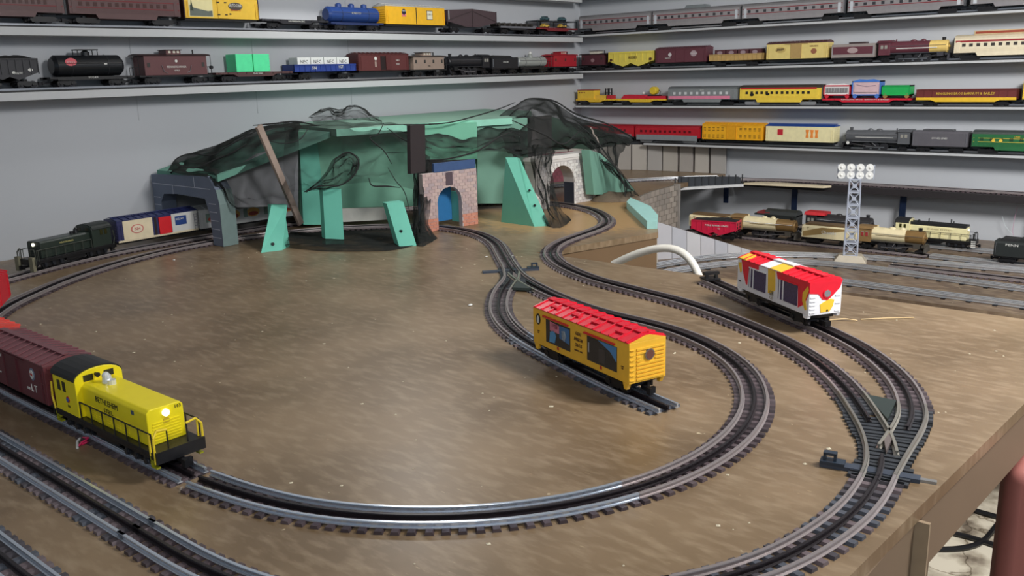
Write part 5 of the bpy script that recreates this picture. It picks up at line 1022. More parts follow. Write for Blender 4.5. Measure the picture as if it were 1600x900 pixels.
# white pipe bowed over the aisle
pp = thing('white_pipe', 'white bent plastic pipe rising from the aisle beside the table edge', 'pipe'); pts = [(958, 413), (985, 400), (1010, 391.5), (1034, 386.5), (1050, 386), (1064, 390), (1076, 399), (1085, 412), (1092, 428), (1097, 448)]
cr = spline([(p[0]/100, p[1]/100) for p in pts], step=.06); cv_ = [onp(v.x*100, v.y*100, 0, 1.78) for v in cr]; t_ = M(); n = 12; vs = []
for i, p in enumerate(cv_):
    d_ = (cv_[min(i+1, len(cv_)-1)]-cv_[max(i-1, 0)]).normalized(); u = d_.cross(Vector((1, 0, 0))).normalized(); w_ = d_.cross(u)
    for k in range(n): vs.append(p+(u*math.cos(2*math.pi*k/n)+w_*math.sin(2*math.pi*k/n))*.0092)
t_.add(vs, [(i*n+k, i*n+(k+1) % n, (i+1)*n+(k+1) % n, (i+1)*n+k) for i in range(len(cv_)-1) for k in range(n)]+[tuple(range(n)), tuple(range((len(cv_)-1)*n, len(cv_)*n))]).build('pipe', mat((232, 228, 218), .35), pp, smooth=True)
e0, e1 = cv_[0], cv_[-1]; M().cyl(e1, (e1.x+.02, e1.y, -.5), .0092, 12).cyl(e0, (e0.x+.02, e0.y+.02, -.5), .0092, 12).build('pipe_leg', mat((232, 228, 218), .35), pp, smooth=True)
# ------------------------------------------------------------ the unfinished mountain
pc = P(349, 386); PX = pc.x
po = thing('tunnel_portal', 'grey foam tunnel portal painted with block lines at the left end of the mountain', 'tunnel portal')
out = [(238.5, 272.6), (325, 275.5), (336.6, 297), (342.5, 320), (349, 386), (334.7, 384.6), (328, 336), (320, 310.5), (276, 303), (256, 303), (252, 315), (256, 352), (247, 352)]
W2 = [onp(x, y, 0, PX) for x, y in out]; W2[4].z = .0008; W2[5].z = .0008
W2[11] = Vector((PX, W2[10].y-.004, .0008)); W2[12] = Vector((PX, 2.442, .0008)); W2[0].y = 2.442
M().solid(W2, (.046, 0, 0)).build('portal_body', GREYF, po)
M().solid([W2[4]+Vector((.0465, -.0006, 0)), W2[4]+Vector((0, -.0006, 0)), W2[3]+Vector((0, -.0008, 0)), W2[2]+Vector((0, -.001, 0)), W2[2]+Vector((.0465, -.001, 0)), W2[3]+Vector((.0465, -.0008, 0))], (0, -.0008, 0)).build('side_face', mat((116, 136, 134), .75, var=.1), po)
ln_ = M(); yy = W2[4].y
for z in (.022, .045, .068, .091, .113): ln_.box(PX-.0006, PX+.0001, yy+.002+.012*z/.1, yy+.048, z, z+.0016).box(PX-.0006, PX+.0001, W2[10].y+.002, 2.438, z, z+.0016)
ln_.box(PX-.0006, PX+.0001, 2.14, 2.438, .152, .1536).box(PX-.0006, PX+.0001, 2.215, 2.2165, .1536, .182).box(PX-.0006, PX+.0001, 2.33, 2.3315, .128, .152)
ln_.build('mortar_lines', mat((196, 200, 212), .7), po)
tz = .2933
tbd = thing('foam_roof_board', 'flat mint foam board forming the top of the mountain', 'foam board')
F = [P(525, 202, tz), P(600, 197, tz), P(680, 191, tz), P(800, 184, tz)]
M().solid([F[0], F[1], F[2], F[3], Vector((2.62, 2.10, tz)), Vector((2.74, 2.44, tz)), Vector((1.75, 2.44, tz))], (0, 0, -.020)).build('board', mat((120, 156, 140), .7, var=.08, scale=15, bump=.2), tbd)
for q0_, q1_ in zip(F[:-1], F[1:]):
    M().solid([q0_, q1_, q1_-Vector((0, 0, .020)), q0_-Vector((0, 0, .020))], ((q1_-q0_).normalized().cross(Vector((0, 0, 1))))*.0015).build('cut_edge', mat((150, 214, 190), .7), tbd)
sb = thing('sloping_foam_board', 'mint foam board sloping down from the mountain top to the grey portal', 'foam board')
A0, A1, A2, A3 = Vector((1.30, 2.11, .190)), Vector((1.30, 2.42, .190)), Vector((1.75, 2.44, .285)), Vector((1.62, 2.03, .285))
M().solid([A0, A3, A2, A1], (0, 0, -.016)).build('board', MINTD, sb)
gp = thing('grey_back_panel', 'dark grey cloth covered panel under the sloping mint board', 'foam board'); wallpoly('panel', mat((150, 151, 156), .85, var=.15, scale=10), (1.36, 2.13), (1.95, 2.13), [(334, 284), (405, 240), (466, 226), (466, 328), (440, 322), (368, 324), (342, 302)], .012, gp)
def foam(label, a, b, px, th, m=MINT, nm='foam_support', knot=None):
    t = thing(nm, label, 'foam block'); o, pts, n = wallpoly('block', m, a, b, px, th, t)
    if knot: 
        kp = P(*knot, 0); d_ = ray(*knot); k0 = CP+d_*((Vector((*a, 0))-CP).dot(n)/d_.dot(n)); M().cyl(k0-n*.0012, k0+n*.001, .0042, 8).build('screw_hole', BLK, t)
    return t, n
g = lambda x, y: tuple(P(x, y)[:2])
foam('broad mint foam panel behind the three braces', (1.60, 2.18), (1.93, 2.03), [(466, 206), (640, 196), (652, 210), (652, 322), (600, 323), (536, 325), (490, 350), (470, 350)], .022, mat((136, 196, 170), .75, var=.14, scale=14, bump=.2), 'foam_slab')
foam('narrow bright mint upright left of the centre brace', (1.575, 2.165), (1.66, 2.13), [(468, 226), (496, 224), (504, 292), (506, 351), (474, 351)], .015)
tL = thing('foam_brace', 'leaning mint wedge brace, left of the three, with a dark screw hole', 'foam block')
b0, b1, b2 = P(408, 395), P(441, 391), P(453, 384); tt_ = [onp(x, y, 1, b0.y+.075) for x, y in ((424, 320), (449, 320))]
M().add([b0, b1, b2, b2+(b0-b1), tt_[0], tt_[1], tt_[1]+Vector((.004, .022, 0)), tt_[0]+Vector((.004, .022, 0))], [(0, 1, 2, 3), (4, 5, 6, 7), (0, 1, 5, 4), (1, 2, 6, 5), (2, 3, 7, 6), (3, 0, 4, 7)]).build('block', MINT, tL)
kk = b0.lerp(tt_[0], .15).lerp(b1.lerp(tt_[1], .15), .5); M().cyl(kk+Vector((-.001, -.0025, .001)), kk+Vector((0, .004, 0)), .0042, 8).build('screw_hole', BLK, tL)
def brace(lab, c4, lean, th, knot=None):
    t = thing('foam_brace', lab, 'foam block'); a, b = P(*c4[0]), P(*c4[1]); yb = a.y+lean; c, d_ = onp(*c4[2], 1, yb+(b.y-a.y)), onp(*c4[3], 1, yb)
    M().solid([a, b, c, d_], (.012, th, 0)).build('block', MINT, t)
    if knot: k0 = a.lerp(b, .35).lerp(d_.lerp(c, .35), knot); M().cyl(k0+Vector((0, -.003, 0)), k0+Vector((0, .004, 0)), .004, 8).build('screw_hole', BLK, t)
brace('upright mint foam brace in the middle of the three', [(509, 383), (538, 383), (533, 295), (504, 296)], .04, .03)
brace('leaning mint foam brace, right of the three, with a dark screw hole', [(624, 386), (651, 384), (630, 315), (604, 318)], .05, .03, .35)
ck = thing('cream_low_panel', 'low cream coloured board between the centre and right braces', 'foam board'); wallpoly('panel', mat((196, 196, 188), .7), (1.66, 2.06), (1.80, 1.99), [(533, 326), (607, 324), (609, 343), (535, 347)], .01, ck)
st = thing('wooden_stick', 'rough wooden stick leaning against the mountain from top to track', 'wooden stick'); s0 = onp(470, 350, 1, 2.06); s1 = onp(404, 197, 1, 2.00); u = (s1-s0).normalized(); v = Vector((0, -1, 0)); w_ = u.cross(v).normalized()*.0085; v = v*.005
M().add([s0-w_-v, s0+w_-v, s0+w_+v, s0-w_+v, s1-w_-v, s1+w_-v, s1+w_+v, s1-w_+v], [(0, 3, 2, 1), (4, 5, 6, 7), (0, 1, 5, 4), (1, 2, 6, 5), (2, 3, 7, 6), (3, 0, 4, 7)]).build('stick', mat((176, 156, 144), .7, var=.2, scale=30), st)
foam('dark brown upright post between the mint panel and the mint box', g(641, 372), g(664, 366), [(641, 196), (664, 195), (665, 268), (642, 272)], .012, mat((48, 40, 42), .7), 'support_post')
foam('mint foam box hanging above the pink brick portal', (2.02, 1.90), (2.20, 1.83), [(664, 196), (745, 191), (746, 248), (706, 250), (665, 250)], .10, mat((120, 190, 160), .7, var=.1, scale=15, bump=.2), 'foam_block')
foam('plain mint foam panel right of the mint box', (2.24, 1.86), (2.42, 1.80), [(746, 192), (824, 184), (826, 300), (790, 318), (746, 318)], .02, mat((116, 160, 142), .75, var=.12, scale=14, bump=.2), 'foam_slab')
foam('upright brown grey panel behind the netting above the white portal', (2.40, 1.95), (2.56, 1.90), [(824, 184), (862, 180), (862, 236), (824, 250)], .02, mat((96, 92, 92), .8), 'foam_slab')
# pink brick portal, bricks one by one
pk = thing('brick_portal', 'pink brick tunnel portal with a blue arch and orange foot', 'tunnel portal'); a = P(664, 364); b = P(747, 350); 
U = (Vector((b.x, b.y, 0))-Vector((a.x, a.y, 0))); wP = U.length; U.normalize(); N_ = Vector((-U.y, U.x, 0)); N_ = N_ if N_.dot(a-CP) > 0 else -N_
pk.location = (a.x, a.y, 0); pk.rotation_euler = (0, 0, math.atan2(U.y, U.x)); loc = math.copysign(1, N_.dot(Vector((-U.y, U.x, 0))))
hP = .165; asp, cxp, rA = .078, .093, .044
def archpoly(x0_, x1_, z1_, c, r_, zs, n=12, z0_=.0006):
    return [(x0_, z0_), (c-r_, z0_), (c-r_, zs)]+[(c-r_*math.cos(math.pi*i/n), zs+r_*math.sin(math.pi*i/n)) for i in range(1, n)]+[(c+r_, zs), (c+r_, z0_), (x1_, z0_), (x1_, z1_), (x0_, z1_)]
M().prism(archpoly(0, wP, hP, cxp, rA, asp), 0, .016, 1).build('portal_body', mat((200, 184, 180), .7), pk)
PB = [mat(c, .7, var=.12) for c in ((192, 168, 164), (184, 160, 158), (198, 174, 168), (176, 158, 160))]; OR = [mat(c, .7) for c in ((206, 140, 118), (202, 134, 112))]
rows = 18; rh = hP/rows
for r_ in range(rows):
    z = r_*rh; x = -(.010 if r_ % 2 else 0)
    while x < wP-.001:
        x0_, x1_ = max(x, 0)+.0006, min(x+.020, wP)-.0006; zm = z+rh/2
        ina = (zm < asp and x1_ > cxp-rA-.001 and x0_ < cxp+rA+.001) or (zm >= asp and any(math.hypot(xx-cxp, zm-asp) < rA+.002 for xx in (x0_, x1_, (x0_+x1_)/2)))
        if ina:
            hw_ = rA if zm < asp else math.sqrt(max(0, (rA+.002)**2-(zm-asp)**2))
            if x0_ < cxp-hw_: x1_ = min(x1_, cxp-hw_-.0006)
            elif x1_ > cxp+hw_: x0_ = max(x0_, cxp+hw_+.0006)
            else: x1_ = x0_
        if x1_-x0_ > .002: M().box(x0_, x1_, -.0014, 0, z+.0006, z+rh-.0006).build('brick', random.choice(OR if zm < .034 else PB), pk)
        x += .020
M().box(cxp-.012, cxp+.012, -.0022, 0, asp+rA+.004, hP-.002).build('keystone', mat((84, 70, 78), .7), pk)
M().box(cxp-rA-.03, cxp+rA+.0, .050, .054, .016, .13).build('blue_backing', mat((36, 110, 166), .7), pk); M().box(cxp+rA+.001, cxp+rA+.006, .017, .052, .012, .10).build('mint_lining', MINT, pk); M().box(.045, wP+.001, .004, .012, hP+.001, hP+.026).build('blue_header', mat((58, 84, 128), .7, var=.2), pk)
M().box(wP+.002, wP+.016, .02, .034, .0008, hP+.01).build('side_post', mat((104, 150, 136), .7), pk)
# mint fin
fn = thing('foam_fin', 'large leaning mint foam fin between the pink and white portals', 'foam block'); q0, q1, q2 = P(783, 347), P(835, 354), P(859, 353)
t0, t1 = onp(790, 246, 1, q1.y+.10), onp(808, 246, 1, q1.y+.10)
M().add([q0, q1, q2, q0+(q2-q1), t0, t1, t1+Vector((.03, .015, -.006)), t0+Vector((.03, .015, -.004))], [(0, 1, 2, 3), (4, 5, 6, 7), (0, 1, 5, 4), (1, 2, 6, 5), (2, 3, 7, 6), (3, 0, 4, 7)]).build('block', mat((106, 184, 162), .7, var=.1, scale=20, bump=.2), fn)
for f_, s_ in ((.30, .5), (.52, .5)): 
    k0 = q1.lerp(t1, f_).lerp(q2.lerp(t1+Vector((.03, .015, -.006)), f_), s_); M().ball(k0, .0042, 8).build('screw_hole', BLK, fn)
# white stone portal, stones one by one
wp = thing('stone_portal', 'white stone tunnel portal with an arched opening on the right of the mountain', 'tunnel portal'); a = P(853, 322); b = P(908, 318); c_ = P(931, 312)
wa, wb2 = Vector((2.215, 1.765, 0)), Vector((2.50, 1.742, 0)); U = Vector((wb2.x-wa.x, wb2.y-wa.y, 0)); wW = U.length; wp.location = (wa.x, wa.y, 0); wp.rotation_euler = (0, 0, math.atan2(U.y, U.x)); hW = .168
STN = [mat(c, .7, var=.08) for c in ((214, 208, 204), (200, 194, 192), (224, 220, 216), (190, 186, 186))]; cW, rW, sW_ = wW*.44, .062, .072
wd = .046
M().prism(archpoly(0, wW, hW-.012, cW, rW, sW_), 0, wd, 1).build('portal_body', mat((196, 190, 188), .75), wp); M().box(-.005, wW+.005, -.004, wd+.003, hW-.012, hW).build('coping', STN[2], wp); M().box(-.002, wW+.002, -.002, wd, hW-.020, hW-.0125).build('cornice', STN[0], wp)
rows = 15; rh = (hW-.022)/rows
for r_ in range(rows):
    z = r_*rh; x = -(.009 if r_ % 2 else 0)
    while x < wW-.001:
        x0_, x1_ = max(x, 0)+.0006, min(x+.018, wW)-.0006; zm = z+rh/2; R2 = rW+.0125
        hw_ = rW if zm < sW_ else math.sqrt(max(0, R2**2-(zm-sW_)**2))
        if x1_ > cW-hw_ and x0_ < cW+hw_ and (zm < sW_ or zm < sW_+R2):
            if x0_ < cW-hw_: x1_ = cW-hw_-.0006
            elif x1_ > cW+hw_: x0_ = cW+hw_+.0006
            else: x1_ = x0_
        if x1_-x0_ > .002: M().box(x0_, x1_, -.0016, 0, z+.0006, z+rh-.0006).build('stone', random.choice(STN), wp)
        x += .018
    for k in range(2):
        y0_ = .001+k*wd/2; M().box(wW, wW+.0016, y0_, y0_+wd/2-.0015, z+.0006, z+rh-.0006).build('stone', random.choice(STN), wp)
M().box(cW+rW-.0005, cW+rW+.0008, .001, wd-.001, .0008, sW_).build('dark_lining', mat((50, 54, 66), .7), wp)
nv = 13
for i in range(nv):
    a0, a1 = math.pi*i/nv+.02, math.pi*(i+1)/nv-.02; r0, r1 = rW+.0005, rW+.0118
    M().prism([(cW-r0*math.cos(a0), sW_+r0*math.sin(a0)), (cW-r1*math.cos(a0), sW_+r1*math.sin(a0)), (cW-r1*math.cos(a1), sW_+r1*math.sin(a1)), (cW-r0*math.cos(a1), sW_+r0*math.sin(a1))], -.0030, 0, 1).build('arch_stone', STN[2 if i % 2 else 0], wp)
pkw = thing('pink_brick_panel', 'pink brick patterned panel seen through the white portal arch', 'wall panel', (2.62, 2.02, 0), R_(-12))
M().box(-.12, .12, 0, .006, .03, .14).build('panel', mat((176, 120, 130), .8), pkw); q = M()
for r_ in range(9):
    for k in range(11): 
        x = -.118+k*.022+(.011 if r_ % 2 else 0)
        if x+.02 < .12: q.box(x, x+.020, -.0012, 0, .032+r_*.012, .042+r_*.012)
q.build('bricks', mat((196, 116, 132), .8, var=.2), pkw)['kind'] = 'stuff'
# right mint slope board and brown lump at its foot
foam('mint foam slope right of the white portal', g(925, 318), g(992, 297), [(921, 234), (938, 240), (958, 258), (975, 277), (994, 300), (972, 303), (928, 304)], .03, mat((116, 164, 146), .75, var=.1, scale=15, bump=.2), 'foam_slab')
lp = thing('plaster_rock', 'flat brown plaster lump at the foot of the right mountain slope', 'rock'); c0 = P(962, 313)
m_ = M().ball((0, 0, 0), 1, 20, (1, 1, 1)); m_.v = [(v[0]*.085+.01*noise.noise(Vector(v)*3), v[1]*.050+.006*noise.noise(Vector(v)*4+Vector((5, 0, 0))), max(0, v[2])*.026*(1+.5*noise.noise(Vector(v)*2.5))+.0004) for v in m_.v]
o = m_.build('rock', mat((112, 98, 82), .85, var=.3, scale=25, bump=.8), lp, smooth=True); lp.location = (c0.x, c0.y, 0); lp.rotation_euler = (0, 0, R_(-45))
# ------------------------------------------------------------ black netting draped over the frame
def net(label, rows, amp=.008, nu=44, nv=34, seed=0, nm='netting', m=None):
    """rows of (px, py, distance) control points, spanned by a smooth crumpled sheet"""
    C_ = [[dep(*p) if p[2] else P(p[0], p[1], .001) for p in r] for r in rows]
    def crv(pts, t):
        n = len(pts)-1; i = min(int(t*n), n-1); f_ = t*n-i; p1, p2 = pts[i], pts[i+1]; p0 = pts[i-1] if i else p1*2-p2; p3 = pts[i+2] if i+2 <= n else p2*2-p1
        return .5*((2*p1)+(p2-p0)*f_+(2*p0-5*p1+4*p2-p3)*f_*f_+(3*p1-p0-3*p2+p3)*f_**3)
    vs = []; 
    for j in range(nv+1):
        v = j/nv
        for i in range(nu+1):
            u = i/nu; p = crv([crv(r, u) for r in C_], v); d_ = (p-CP).normalized()
            q_ = Vector((u*5+seed, v*4, seed*1.7)); wv = (1-abs(2*noise.noise(q_*.8)))**2; w2 = 1-abs(2*noise.noise(q_*1.5+Vector((9, 1, 0))))
            e_ = min(1, min(v, 1-v)*8+.25)
            off = Vector((noise.noise(q_*1.7+Vector((3, 7, 1))), noise.noise(q_*1.7+Vector((13, 2, 5))), noise.noise(q_*1.9+Vector((1, 9, 4)))))
            p = p-d_*amp*e_*(wv*1.3+w2*.3)+off*amp*1.0*e_; p.z = max(p.z, .0006) if p.x < 3.3 else p.z; vs.append(p)
    fs = [(j*(nu+1)+i, j*(nu+1)+i+1, (j+1)*(nu+1)+i+1, (j+1)*(nu+1)+i) for j in range(nv) for i in range(nu)]
    o = M().add(vs, fs).build(nm, m or NET, None, smooth=True); tag(o, label, 'netting', 'black netting over the mountain'); return o
net('black netting stretched over the sloping mint board and the grey portal', [[(262, 268, 2.5), (280, 246, 2.62), (340, 226, 2.68), (400, 200, 2.72), (470, 190, 2.76)], [(275, 270, 2.45), (300, 262, 2.5), (345, 240, 2.52), (400, 210, 2.55), (470, 200, 2.60)], [(322, 276, 2.38), (335, 272, 2.38), (360, 258, 2.40), (405, 228, 2.42), (465, 222, 2.46)], [(338, 284, 2.37), (345, 295, 2.37), (365, 300, 2.38), (410, 290, 2.40), (462, 290, 2.42)], [(352, 300, 2.37), (366, 325, 2.37), (390, 324, 2.37), (420, 320, 2.38), (462, 322, 2.40)]], .012, seed=1)
net('black netting hanging from the roof board over the broad mint panel', [[(440, 192, 2.60), (500, 190, 2.58), (560, 192, 2.62), (610, 192, 2.68), (662, 198, 2.74)], [(445, 225, 2.42), (500, 215, 2.42), (560, 222, 2.46), (610, 215, 2.52), (665, 235, 2.60)], [(448, 270, 2.40), (500, 272, 2.40), (550, 262, 2.42), (605, 250, 2.46), (668, 262, 2.56)], [(452, 300, 2.39), (490, 298, 2.38), (535, 290, 2.38), (590, 285, 2.42), (668, 300, 2.52)]], .016, 60, 40, seed=2, m=NETL)
net('black netting lying along the table behind the mint braces', [[(455, 362, 0), (500, 361, 0), (560, 358, 0), (620, 356, 0), (668, 358, 0)], [(450, 374, 2.36), (500, 376, 2.36), (560, 375, 2.38), (620, 372, 2.42), (672, 367, 2.46)], [(444, 386, 0), (500, 392, 0), (560, 393, 0), (620, 390, 0), (678, 374, 0)]], .005, seed=3)
net('twisted hank of black netting rolled into a knot in front of the mint panel', [[(475, 300, 2.40), (505, 275, 2.40), (520, 250, 2.42), (545, 238, 2.42), (562, 250, 2.42), (556, 275, 2.40)], [(485, 297, 2.37), (515, 284, 2.37), (528, 262, 2.38), (545, 250, 2.38), (552, 258, 2.38), (545, 272, 2.37)], [(500, 296, 2.39), (525, 292, 2.39), (545, 282, 2.4), (556, 270, 2.40), (562, 258, 2.40), (558, 248, 2.42)]], .007, 40, 16, seed=4)
net('loose tuft of black netting standing up on top of the roof board', [[(490, 192, 2.62), (520, 190, 2.62), (545, 188, 2.63), (575, 188, 2.64), (600, 196, 2.66)], [(484, 182, 2.66), (512, 174, 2.66), (530, 178, 2.66), (556, 168, 2.67), (590, 184, 2.68)], [(500, 172, 2.7), (515, 168, 2.7), (532, 171, 2.7), (557, 164, 2.7), (580, 180, 2.7)]], .010, 36, 16, seed=5)
net('black netting draped across the mint box between the two portals', [[(600, 196, 2.68), (660, 195, 2.74), (720, 190, 2.82), (780, 184, 2.90), (835, 180, 3.0)], [(640, 215, 2.62), (680, 222, 2.66), (730, 225, 2.72), (780, 215, 2.8), (835, 212, 2.9)], [(648, 246, 2.60), (690, 256, 2.62), (730, 244, 2.68), (780, 236, 2.72), (830, 248, 2.85)]], .012, seed=6)
net('gathered column of black netting hanging left of the pink brick portal', [[(640, 238, 2.58), (650, 240, 2.56), (662, 240, 2.56), (672, 245, 2.58)], [(646, 270, 2.56), (652, 272, 2.53), (660, 272, 2.53), (668, 274, 2.56)], [(646, 305, 2.54), (656, 306, 2.50), (664, 306, 2.50), (672, 306, 2.52)], [(644, 345, 2.46), (652, 346, 2.42), (660, 346, 2.42), (668, 346, 2.44)], [(636, 376, 0), (655, 385, 0), (668, 382, 0), (684, 372, 0)]], .006, 30, 40, seed=7, m=NETD)
net('tall hump of black netting over the right end of the mountain', [[(770, 186, 3.0), (800, 168, 3.05), (826, 155, 3.1), (866, 160, 3.15), (905, 184, 3.2), (950, 196, 3.3), (990, 214, 3.4)], [(780, 196, 2.9), (805, 190, 2.92), (832, 178, 2.94), (868, 182, 2.98), (905, 200, 3.05), (945, 212, 3.15), (985, 222, 3.3)], [(790, 222, 2.82), (815, 222, 2.84), (840, 218, 2.86), (872, 218, 2.9), (905, 218, 2.95), (930, 222, 3.05), (960, 226, 3.15)], [(800, 245, 2.78), (825, 245, 2.82), (845, 238, 2.88), (875, 232, 2.95), (905, 226, 3.0), (920, 228, 3.04), (935, 232, 3.1)]], .022, 70, 40, seed=8)
net('gathered column of black netting hanging left of the white stone portal', [[(830, 226, 2.78), (842, 226, 2.74), (856, 230, 2.73), (868, 236, 2.76)], [(831, 255, 2.74), (840, 258, 2.70), (852, 260, 2.69), (862, 262, 2.72)], [(836, 290, 2.70), (846, 292, 2.66), (857, 294, 2.65), (866, 294, 2.68)], [(846, 322, 2.64), (856, 325, 2.60), (866, 326, 2.60), (874, 322, 2.63)], [(848, 350, 0), (864, 356, 0), (880, 354, 0), (893, 344, 0)]], .010, 36, 44, seed=9, m=NETD)
net('black netting falling down the right slope of the mountain to the plank backdrop', [[(905, 190, 3.1), (925, 200, 3.12), (950, 205, 3.2), (985, 216, 3.3)], [(912, 215, 3.05), (932, 232, 3.05), (950, 240, 3.1), (965, 248, 3.15)], [(925, 236, 3.02), (945, 256, 3.02), (962, 268, 3.05), (975, 276, 3.08)], [(960, 262, 3.0), (972, 284, 3.0), (980, 292, 3.02), (992, 298, 3.03)], [(968, 292, 2.99), (974, 305, 2.98), (982, 308, 2.98), (998, 304, 3.0)]], .014, 40, 44, seed=10)
for k_, (r_, l) in enumerate([(.0022, [(262, 268, 2.47), (276, 248, 2.49), (300, 240, 2.52), (330, 243, 2.5), (350, 232, 2.5), (380, 215, 2.5), (400, 205, 2.5)]), (.0024, [(275, 258, 2.43), (305, 262, 2.43), (335, 250, 2.43), (360, 240, 2.43), (385, 225, 2.44)]),
        (.0026, [(395, 196, 2.5), (430, 193, 2.52), (462, 190, 2.55), (495, 196, 2.55)]), (.0014, [(405, 215, 2.37), (440, 224, 2.37), (468, 218, 2.38), (482, 200, 2.44)]),
        (.0022, [(475, 300, 2.36), (505, 290, 2.35), (530, 290, 2.35), (552, 275, 2.35), (560, 252, 2.35), (545, 238, 2.36), (526, 247, 2.36), (521, 258, 2.36)]),
        (.0018, [(600, 192, 2.48), (590, 210, 2.45), (578, 216, 2.44), (600, 236, 2.44), (612, 256, 2.44)]), (.0020, [(576, 278, 2.37), (582, 290, 2.36), (605, 291, 2.37), (625, 293, 2.38)]), (.0013, [(606, 262, 2.42), (618, 282, 2.4), (632, 300, 2.4), (640, 330, 2.42)]),
        (.0024, [(664, 250, 2.56), (700, 248, 2.58), (745, 236, 2.6), (780, 214, 2.66), (800, 206, 2.7)]), (.0022, [(600, 195, 2.6), (690, 193, 2.66), (740, 182, 2.74), (780, 170, 2.82), (805, 160, 2.9)]),
        (.0016, [(605, 200, 2.48), (625, 215, 2.5), (645, 224, 2.52), (675, 232, 2.54)]), (.0030, [(800, 188, 2.78), (850, 210, 2.8), (880, 225, 2.84), (905, 205, 2.9)]), (.0030, [(812, 160, 2.94), (830, 154, 2.94), (866, 158, 2.96), (900, 178, 2.98), (950, 194, 3.05), (990, 215, 3.15)]),
        (.0026, [(900, 192, 2.95), (925, 212, 2.94), (950, 245, 2.94), (972, 280, 2.94), (978, 308, 2.95)]), (.0018, [(905, 205, 2.95), (935, 235, 2.93), (962, 262, 2.93), (985, 293, 2.96)]), (.0024, [(846, 240, 2.80), (842, 268, 2.78), (852, 296, 2.74), (857, 330, 2.70), (875, 350, 2.66)]), (.0018, [(648, 240, 2.53), (656, 275, 2.50), (662, 305, 2.47), (654, 345, 2.44), (646, 370, 2.41)])]):
    P3 = [dep(*q_) for q_ in l]; n_ = len(P3)-1; cc = []
    for i in range(n_*8+1):
        t_ = i/8; a_ = min(int(t_), n_-1); f_ = t_-a_; p1, p2 = P3[a_], P3[a_+1]; p0 = P3[a_-1] if a_ else p1*2-p2; p3 = P3[a_+2] if a_+2 <= n_ else p2*2-p1
        cc.append(.5*((2*p1)+(p2-p0)*f_+(2*p0-5*p1+4*p2-p3)*f_*f_+(3*p1-p0-3*p2+p3)*f_**3))
    m_ = M()
    for i in range(len(cc)-1):
        ra = r_*(.35+.65*math.sin(math.pi*(i+.3)/len(cc))**.6)*(1+.4*noise.noise(cc[i]*40)); rb_ = r_*(.35+.65*math.sin(math.pi*(i+1.3)/(len(cc)+1))**.6); m_.cyl(cc[i], cc[i+1], ra, 6, rb_, False)
    host = min((o for o in bpy.data.objects if o.name.startswith('netting') and not o.name.startswith('netting_fold')), key=lambda o: min((v.co-cc[len(cc)//2]).length for v in o.data.vertices))
    m_.build('netting_fold', mat((36, 37, 37), .9, var=.3, scale=40), host)
# backing boards that carry the mountain on its right and the chain lying on it
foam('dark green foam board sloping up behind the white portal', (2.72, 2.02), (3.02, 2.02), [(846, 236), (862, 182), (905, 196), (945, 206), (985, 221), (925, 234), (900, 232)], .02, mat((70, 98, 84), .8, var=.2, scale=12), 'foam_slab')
ch = thing('bead_chain', 'short pale bead chain lying on the netting above the white portal', 'chain'); q = M()
for i in range(12): q.ball(dep(923+i*1.15+math.sin(i)*.8, 200+i*2.1, 3.0-.003*i), .0032, 6)
q.build('beads', mat((176, 164, 156), .4, .3), ch)['kind'] = 'stuff'
# ------------------------------------------------------------ small things
wr = thing('red_wire', 'small loop of pink red wire beside the yellow locomotive track', 'wire'); c0 = P(132, 690)
def wpts(l, z=.002): return [tuple(P(x, y, z_)) for x, y, z_ in l]
M().tube(wpts([(123, 697, .001), (128, 691, .004), (134, 688, .006), (138, 684, .006), (130, 684, .003)]), .0013, 6).tube(wpts([(126, 695, .001), (136, 691, .003), (144, 690, .002), (146, 693, .001)]), .0013, 6).build('wire', mat((226, 40, 96), .4), wr); M().tube(wpts([(121, 700, .001), (121, 690, .003), (125, 685, .004)]), .0016, 6).build('white_wire', WHT, wr)
hw_ = thing('hanging_wires', 'thin white and pink wires hanging under the low wall shelf at the right', 'wire')
M().tube([tuple(onp(x, y, 0, 3.39)) for x, y in ((1566, 338), (1570, 352), (1576, 360), (1583, 366))], .0007, 5).build('white_wire', mat((200, 210, 214)), hw_); M().tube([tuple(onp(x, y, 0, 3.39)) for x, y in ((1590, 322), (1585, 342), (1582, 362), (1584, 368))], .0007, 5).build('pink_wire', mat((196, 140, 170)), hw_)
for i, (x, y, s_) in enumerate(((140, 598, .0), )): pass
cr_ = [(735, 478, .004, 'small white pebble left of the spur track'), (760, 402, .003, 'tiny white crumb near the far switch'), (272, 407, .003, 'white crumb in front of the grey portal'), (801, 402, .004, 'white chip beside the far switch, on its right')]
for x, y, r_, lab in cr_:
    c = P(x, y); o = M().ball((0, 0, r_*.5), r_, 8, (1.3, .9, .55)).build('plaster_crumb', WHT, None, smooth=True); o.location = c; o.rotation_euler = (0, 0, x); tag(o, lab, 'crumb')
for x, y, a_, l_, lab in ((140, 0, 0, 0, ''), ): pass
ds = thing('plaster_debris', 'scatter of tiny pale plaster flecks over the brown table top', 'debris'); q = M(); rr = random.Random(5)
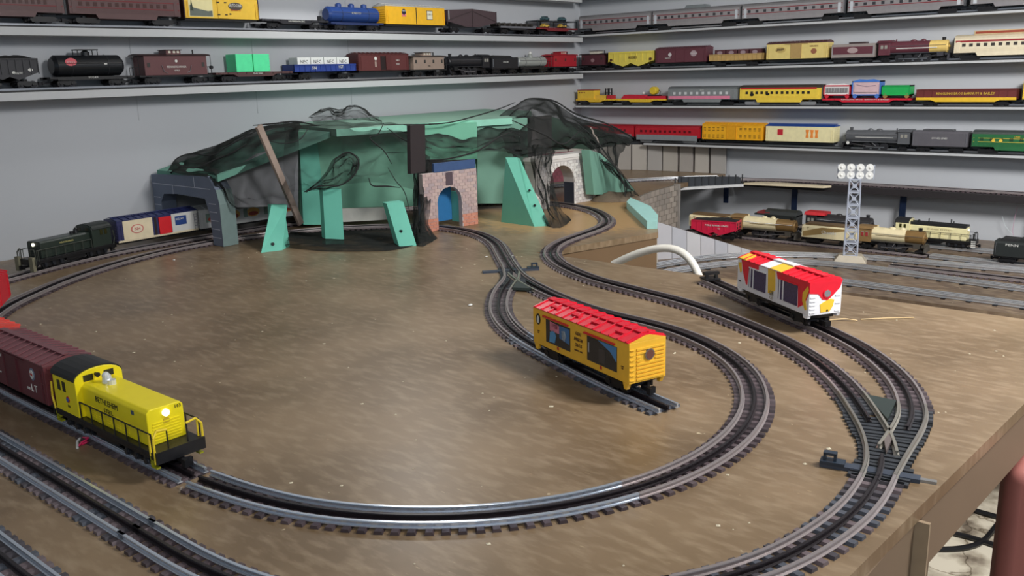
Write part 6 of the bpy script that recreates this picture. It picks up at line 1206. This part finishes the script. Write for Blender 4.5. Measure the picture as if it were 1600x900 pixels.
for i in range(170):
    x, y = rr.uniform(.45, 1.68), rr.uniform(.25, 2.0); s_ = rr.uniform(.0006, .0019); a0 = rr.uniform(0, 3.14); ca, sa = math.cos(a0)*s_*rr.uniform(1, 2.6), math.sin(a0)*s_*1.2
    q.add([(x-ca, y-sa, .0003), (x+sa, y-ca, .0003), (x+ca, y+sa, .0003), (x-sa, y+ca, .0003), (x, y, .0003+s_*.6)], [(0, 1, 4), (1, 2, 4), (2, 3, 4), (3, 0, 4)])
q.build('flecks', mat((206, 196, 172), .7), ds); ds['kind'] = 'stuff'
sk = thing('wood_sliver', 'pale wood sliver on the table in front of the white and red boxcar', 'wood chip')
M().tube(wpts([(1296, 500, .0015), (1320, 498, .003), (1340, 501, .0015)]), .0012, 5).tube(wpts([(1345, 499, .001), (1385, 497, .002), (1428, 496, .001)]), .001, 5).build('sliver', mat((206, 180, 136), .7), sk)
# floor cables and the reddish seat at the lower right corner
for lab, l in (('black cable curving across the concrete floor', [(1440, 862), (1480, 863), (1510, 864), (1535, 856), (1548, 836), (1560, 820), (1580, 800), (1600, 770)]), ('straight black cable crossing the floor under the table', [(1440, 828), (1505, 839), (1540, 850), (1580, 866), (1640, 890)]), ('black cable end near the reddish chair on the floor', [(1500, 795), (1535, 805), (1560, 813), (1600, 822)])):
    c = spline([tuple(P(x, y, FLZ)[:2]) for x, y in l], step=.02); o = sweep(c, tangents(c), 0, FLZ+.001, [(.007*math.cos(2*math.pi*k/8), .007+.007*math.sin(2*math.pi*k/8)) for k in range(8)]).build('cable', BLK, None, smooth=True); tag(o, lab, 'cable', 'cables on the floor')
cs = P(1640, 880, FLZ); ch_ = thing('padded_chair', 'reddish brown upholstered chair back at the lower right corner', 'chair', (0, 0, 0)); zt = -.10
bp_ = P(1571, 752, -.14); ch_.location = (bp_.x, bp_.y, 0); ch_.rotation_euler = (0, 0, R_(15)); PK_ = mat((158, 96, 88), .7, var=.12, scale=12, bump=.3)
M().box(0, .09, -.46, 0, -.72, -.12).build('backrest', PK_, ch_, bevel=.022, seg=6, smooth=True); M().box(.10, .50, -.45, -.24, -.50, -.40).build('seat', PK_, ch_, bevel=.02, seg=3)
for x in (.04, .42):
    for y in (-.24, -.43): M().box(x-.015, x+.015, y-.015, y+.015, FLZ+.0005, -.47).build('leg', BLK, ch_)
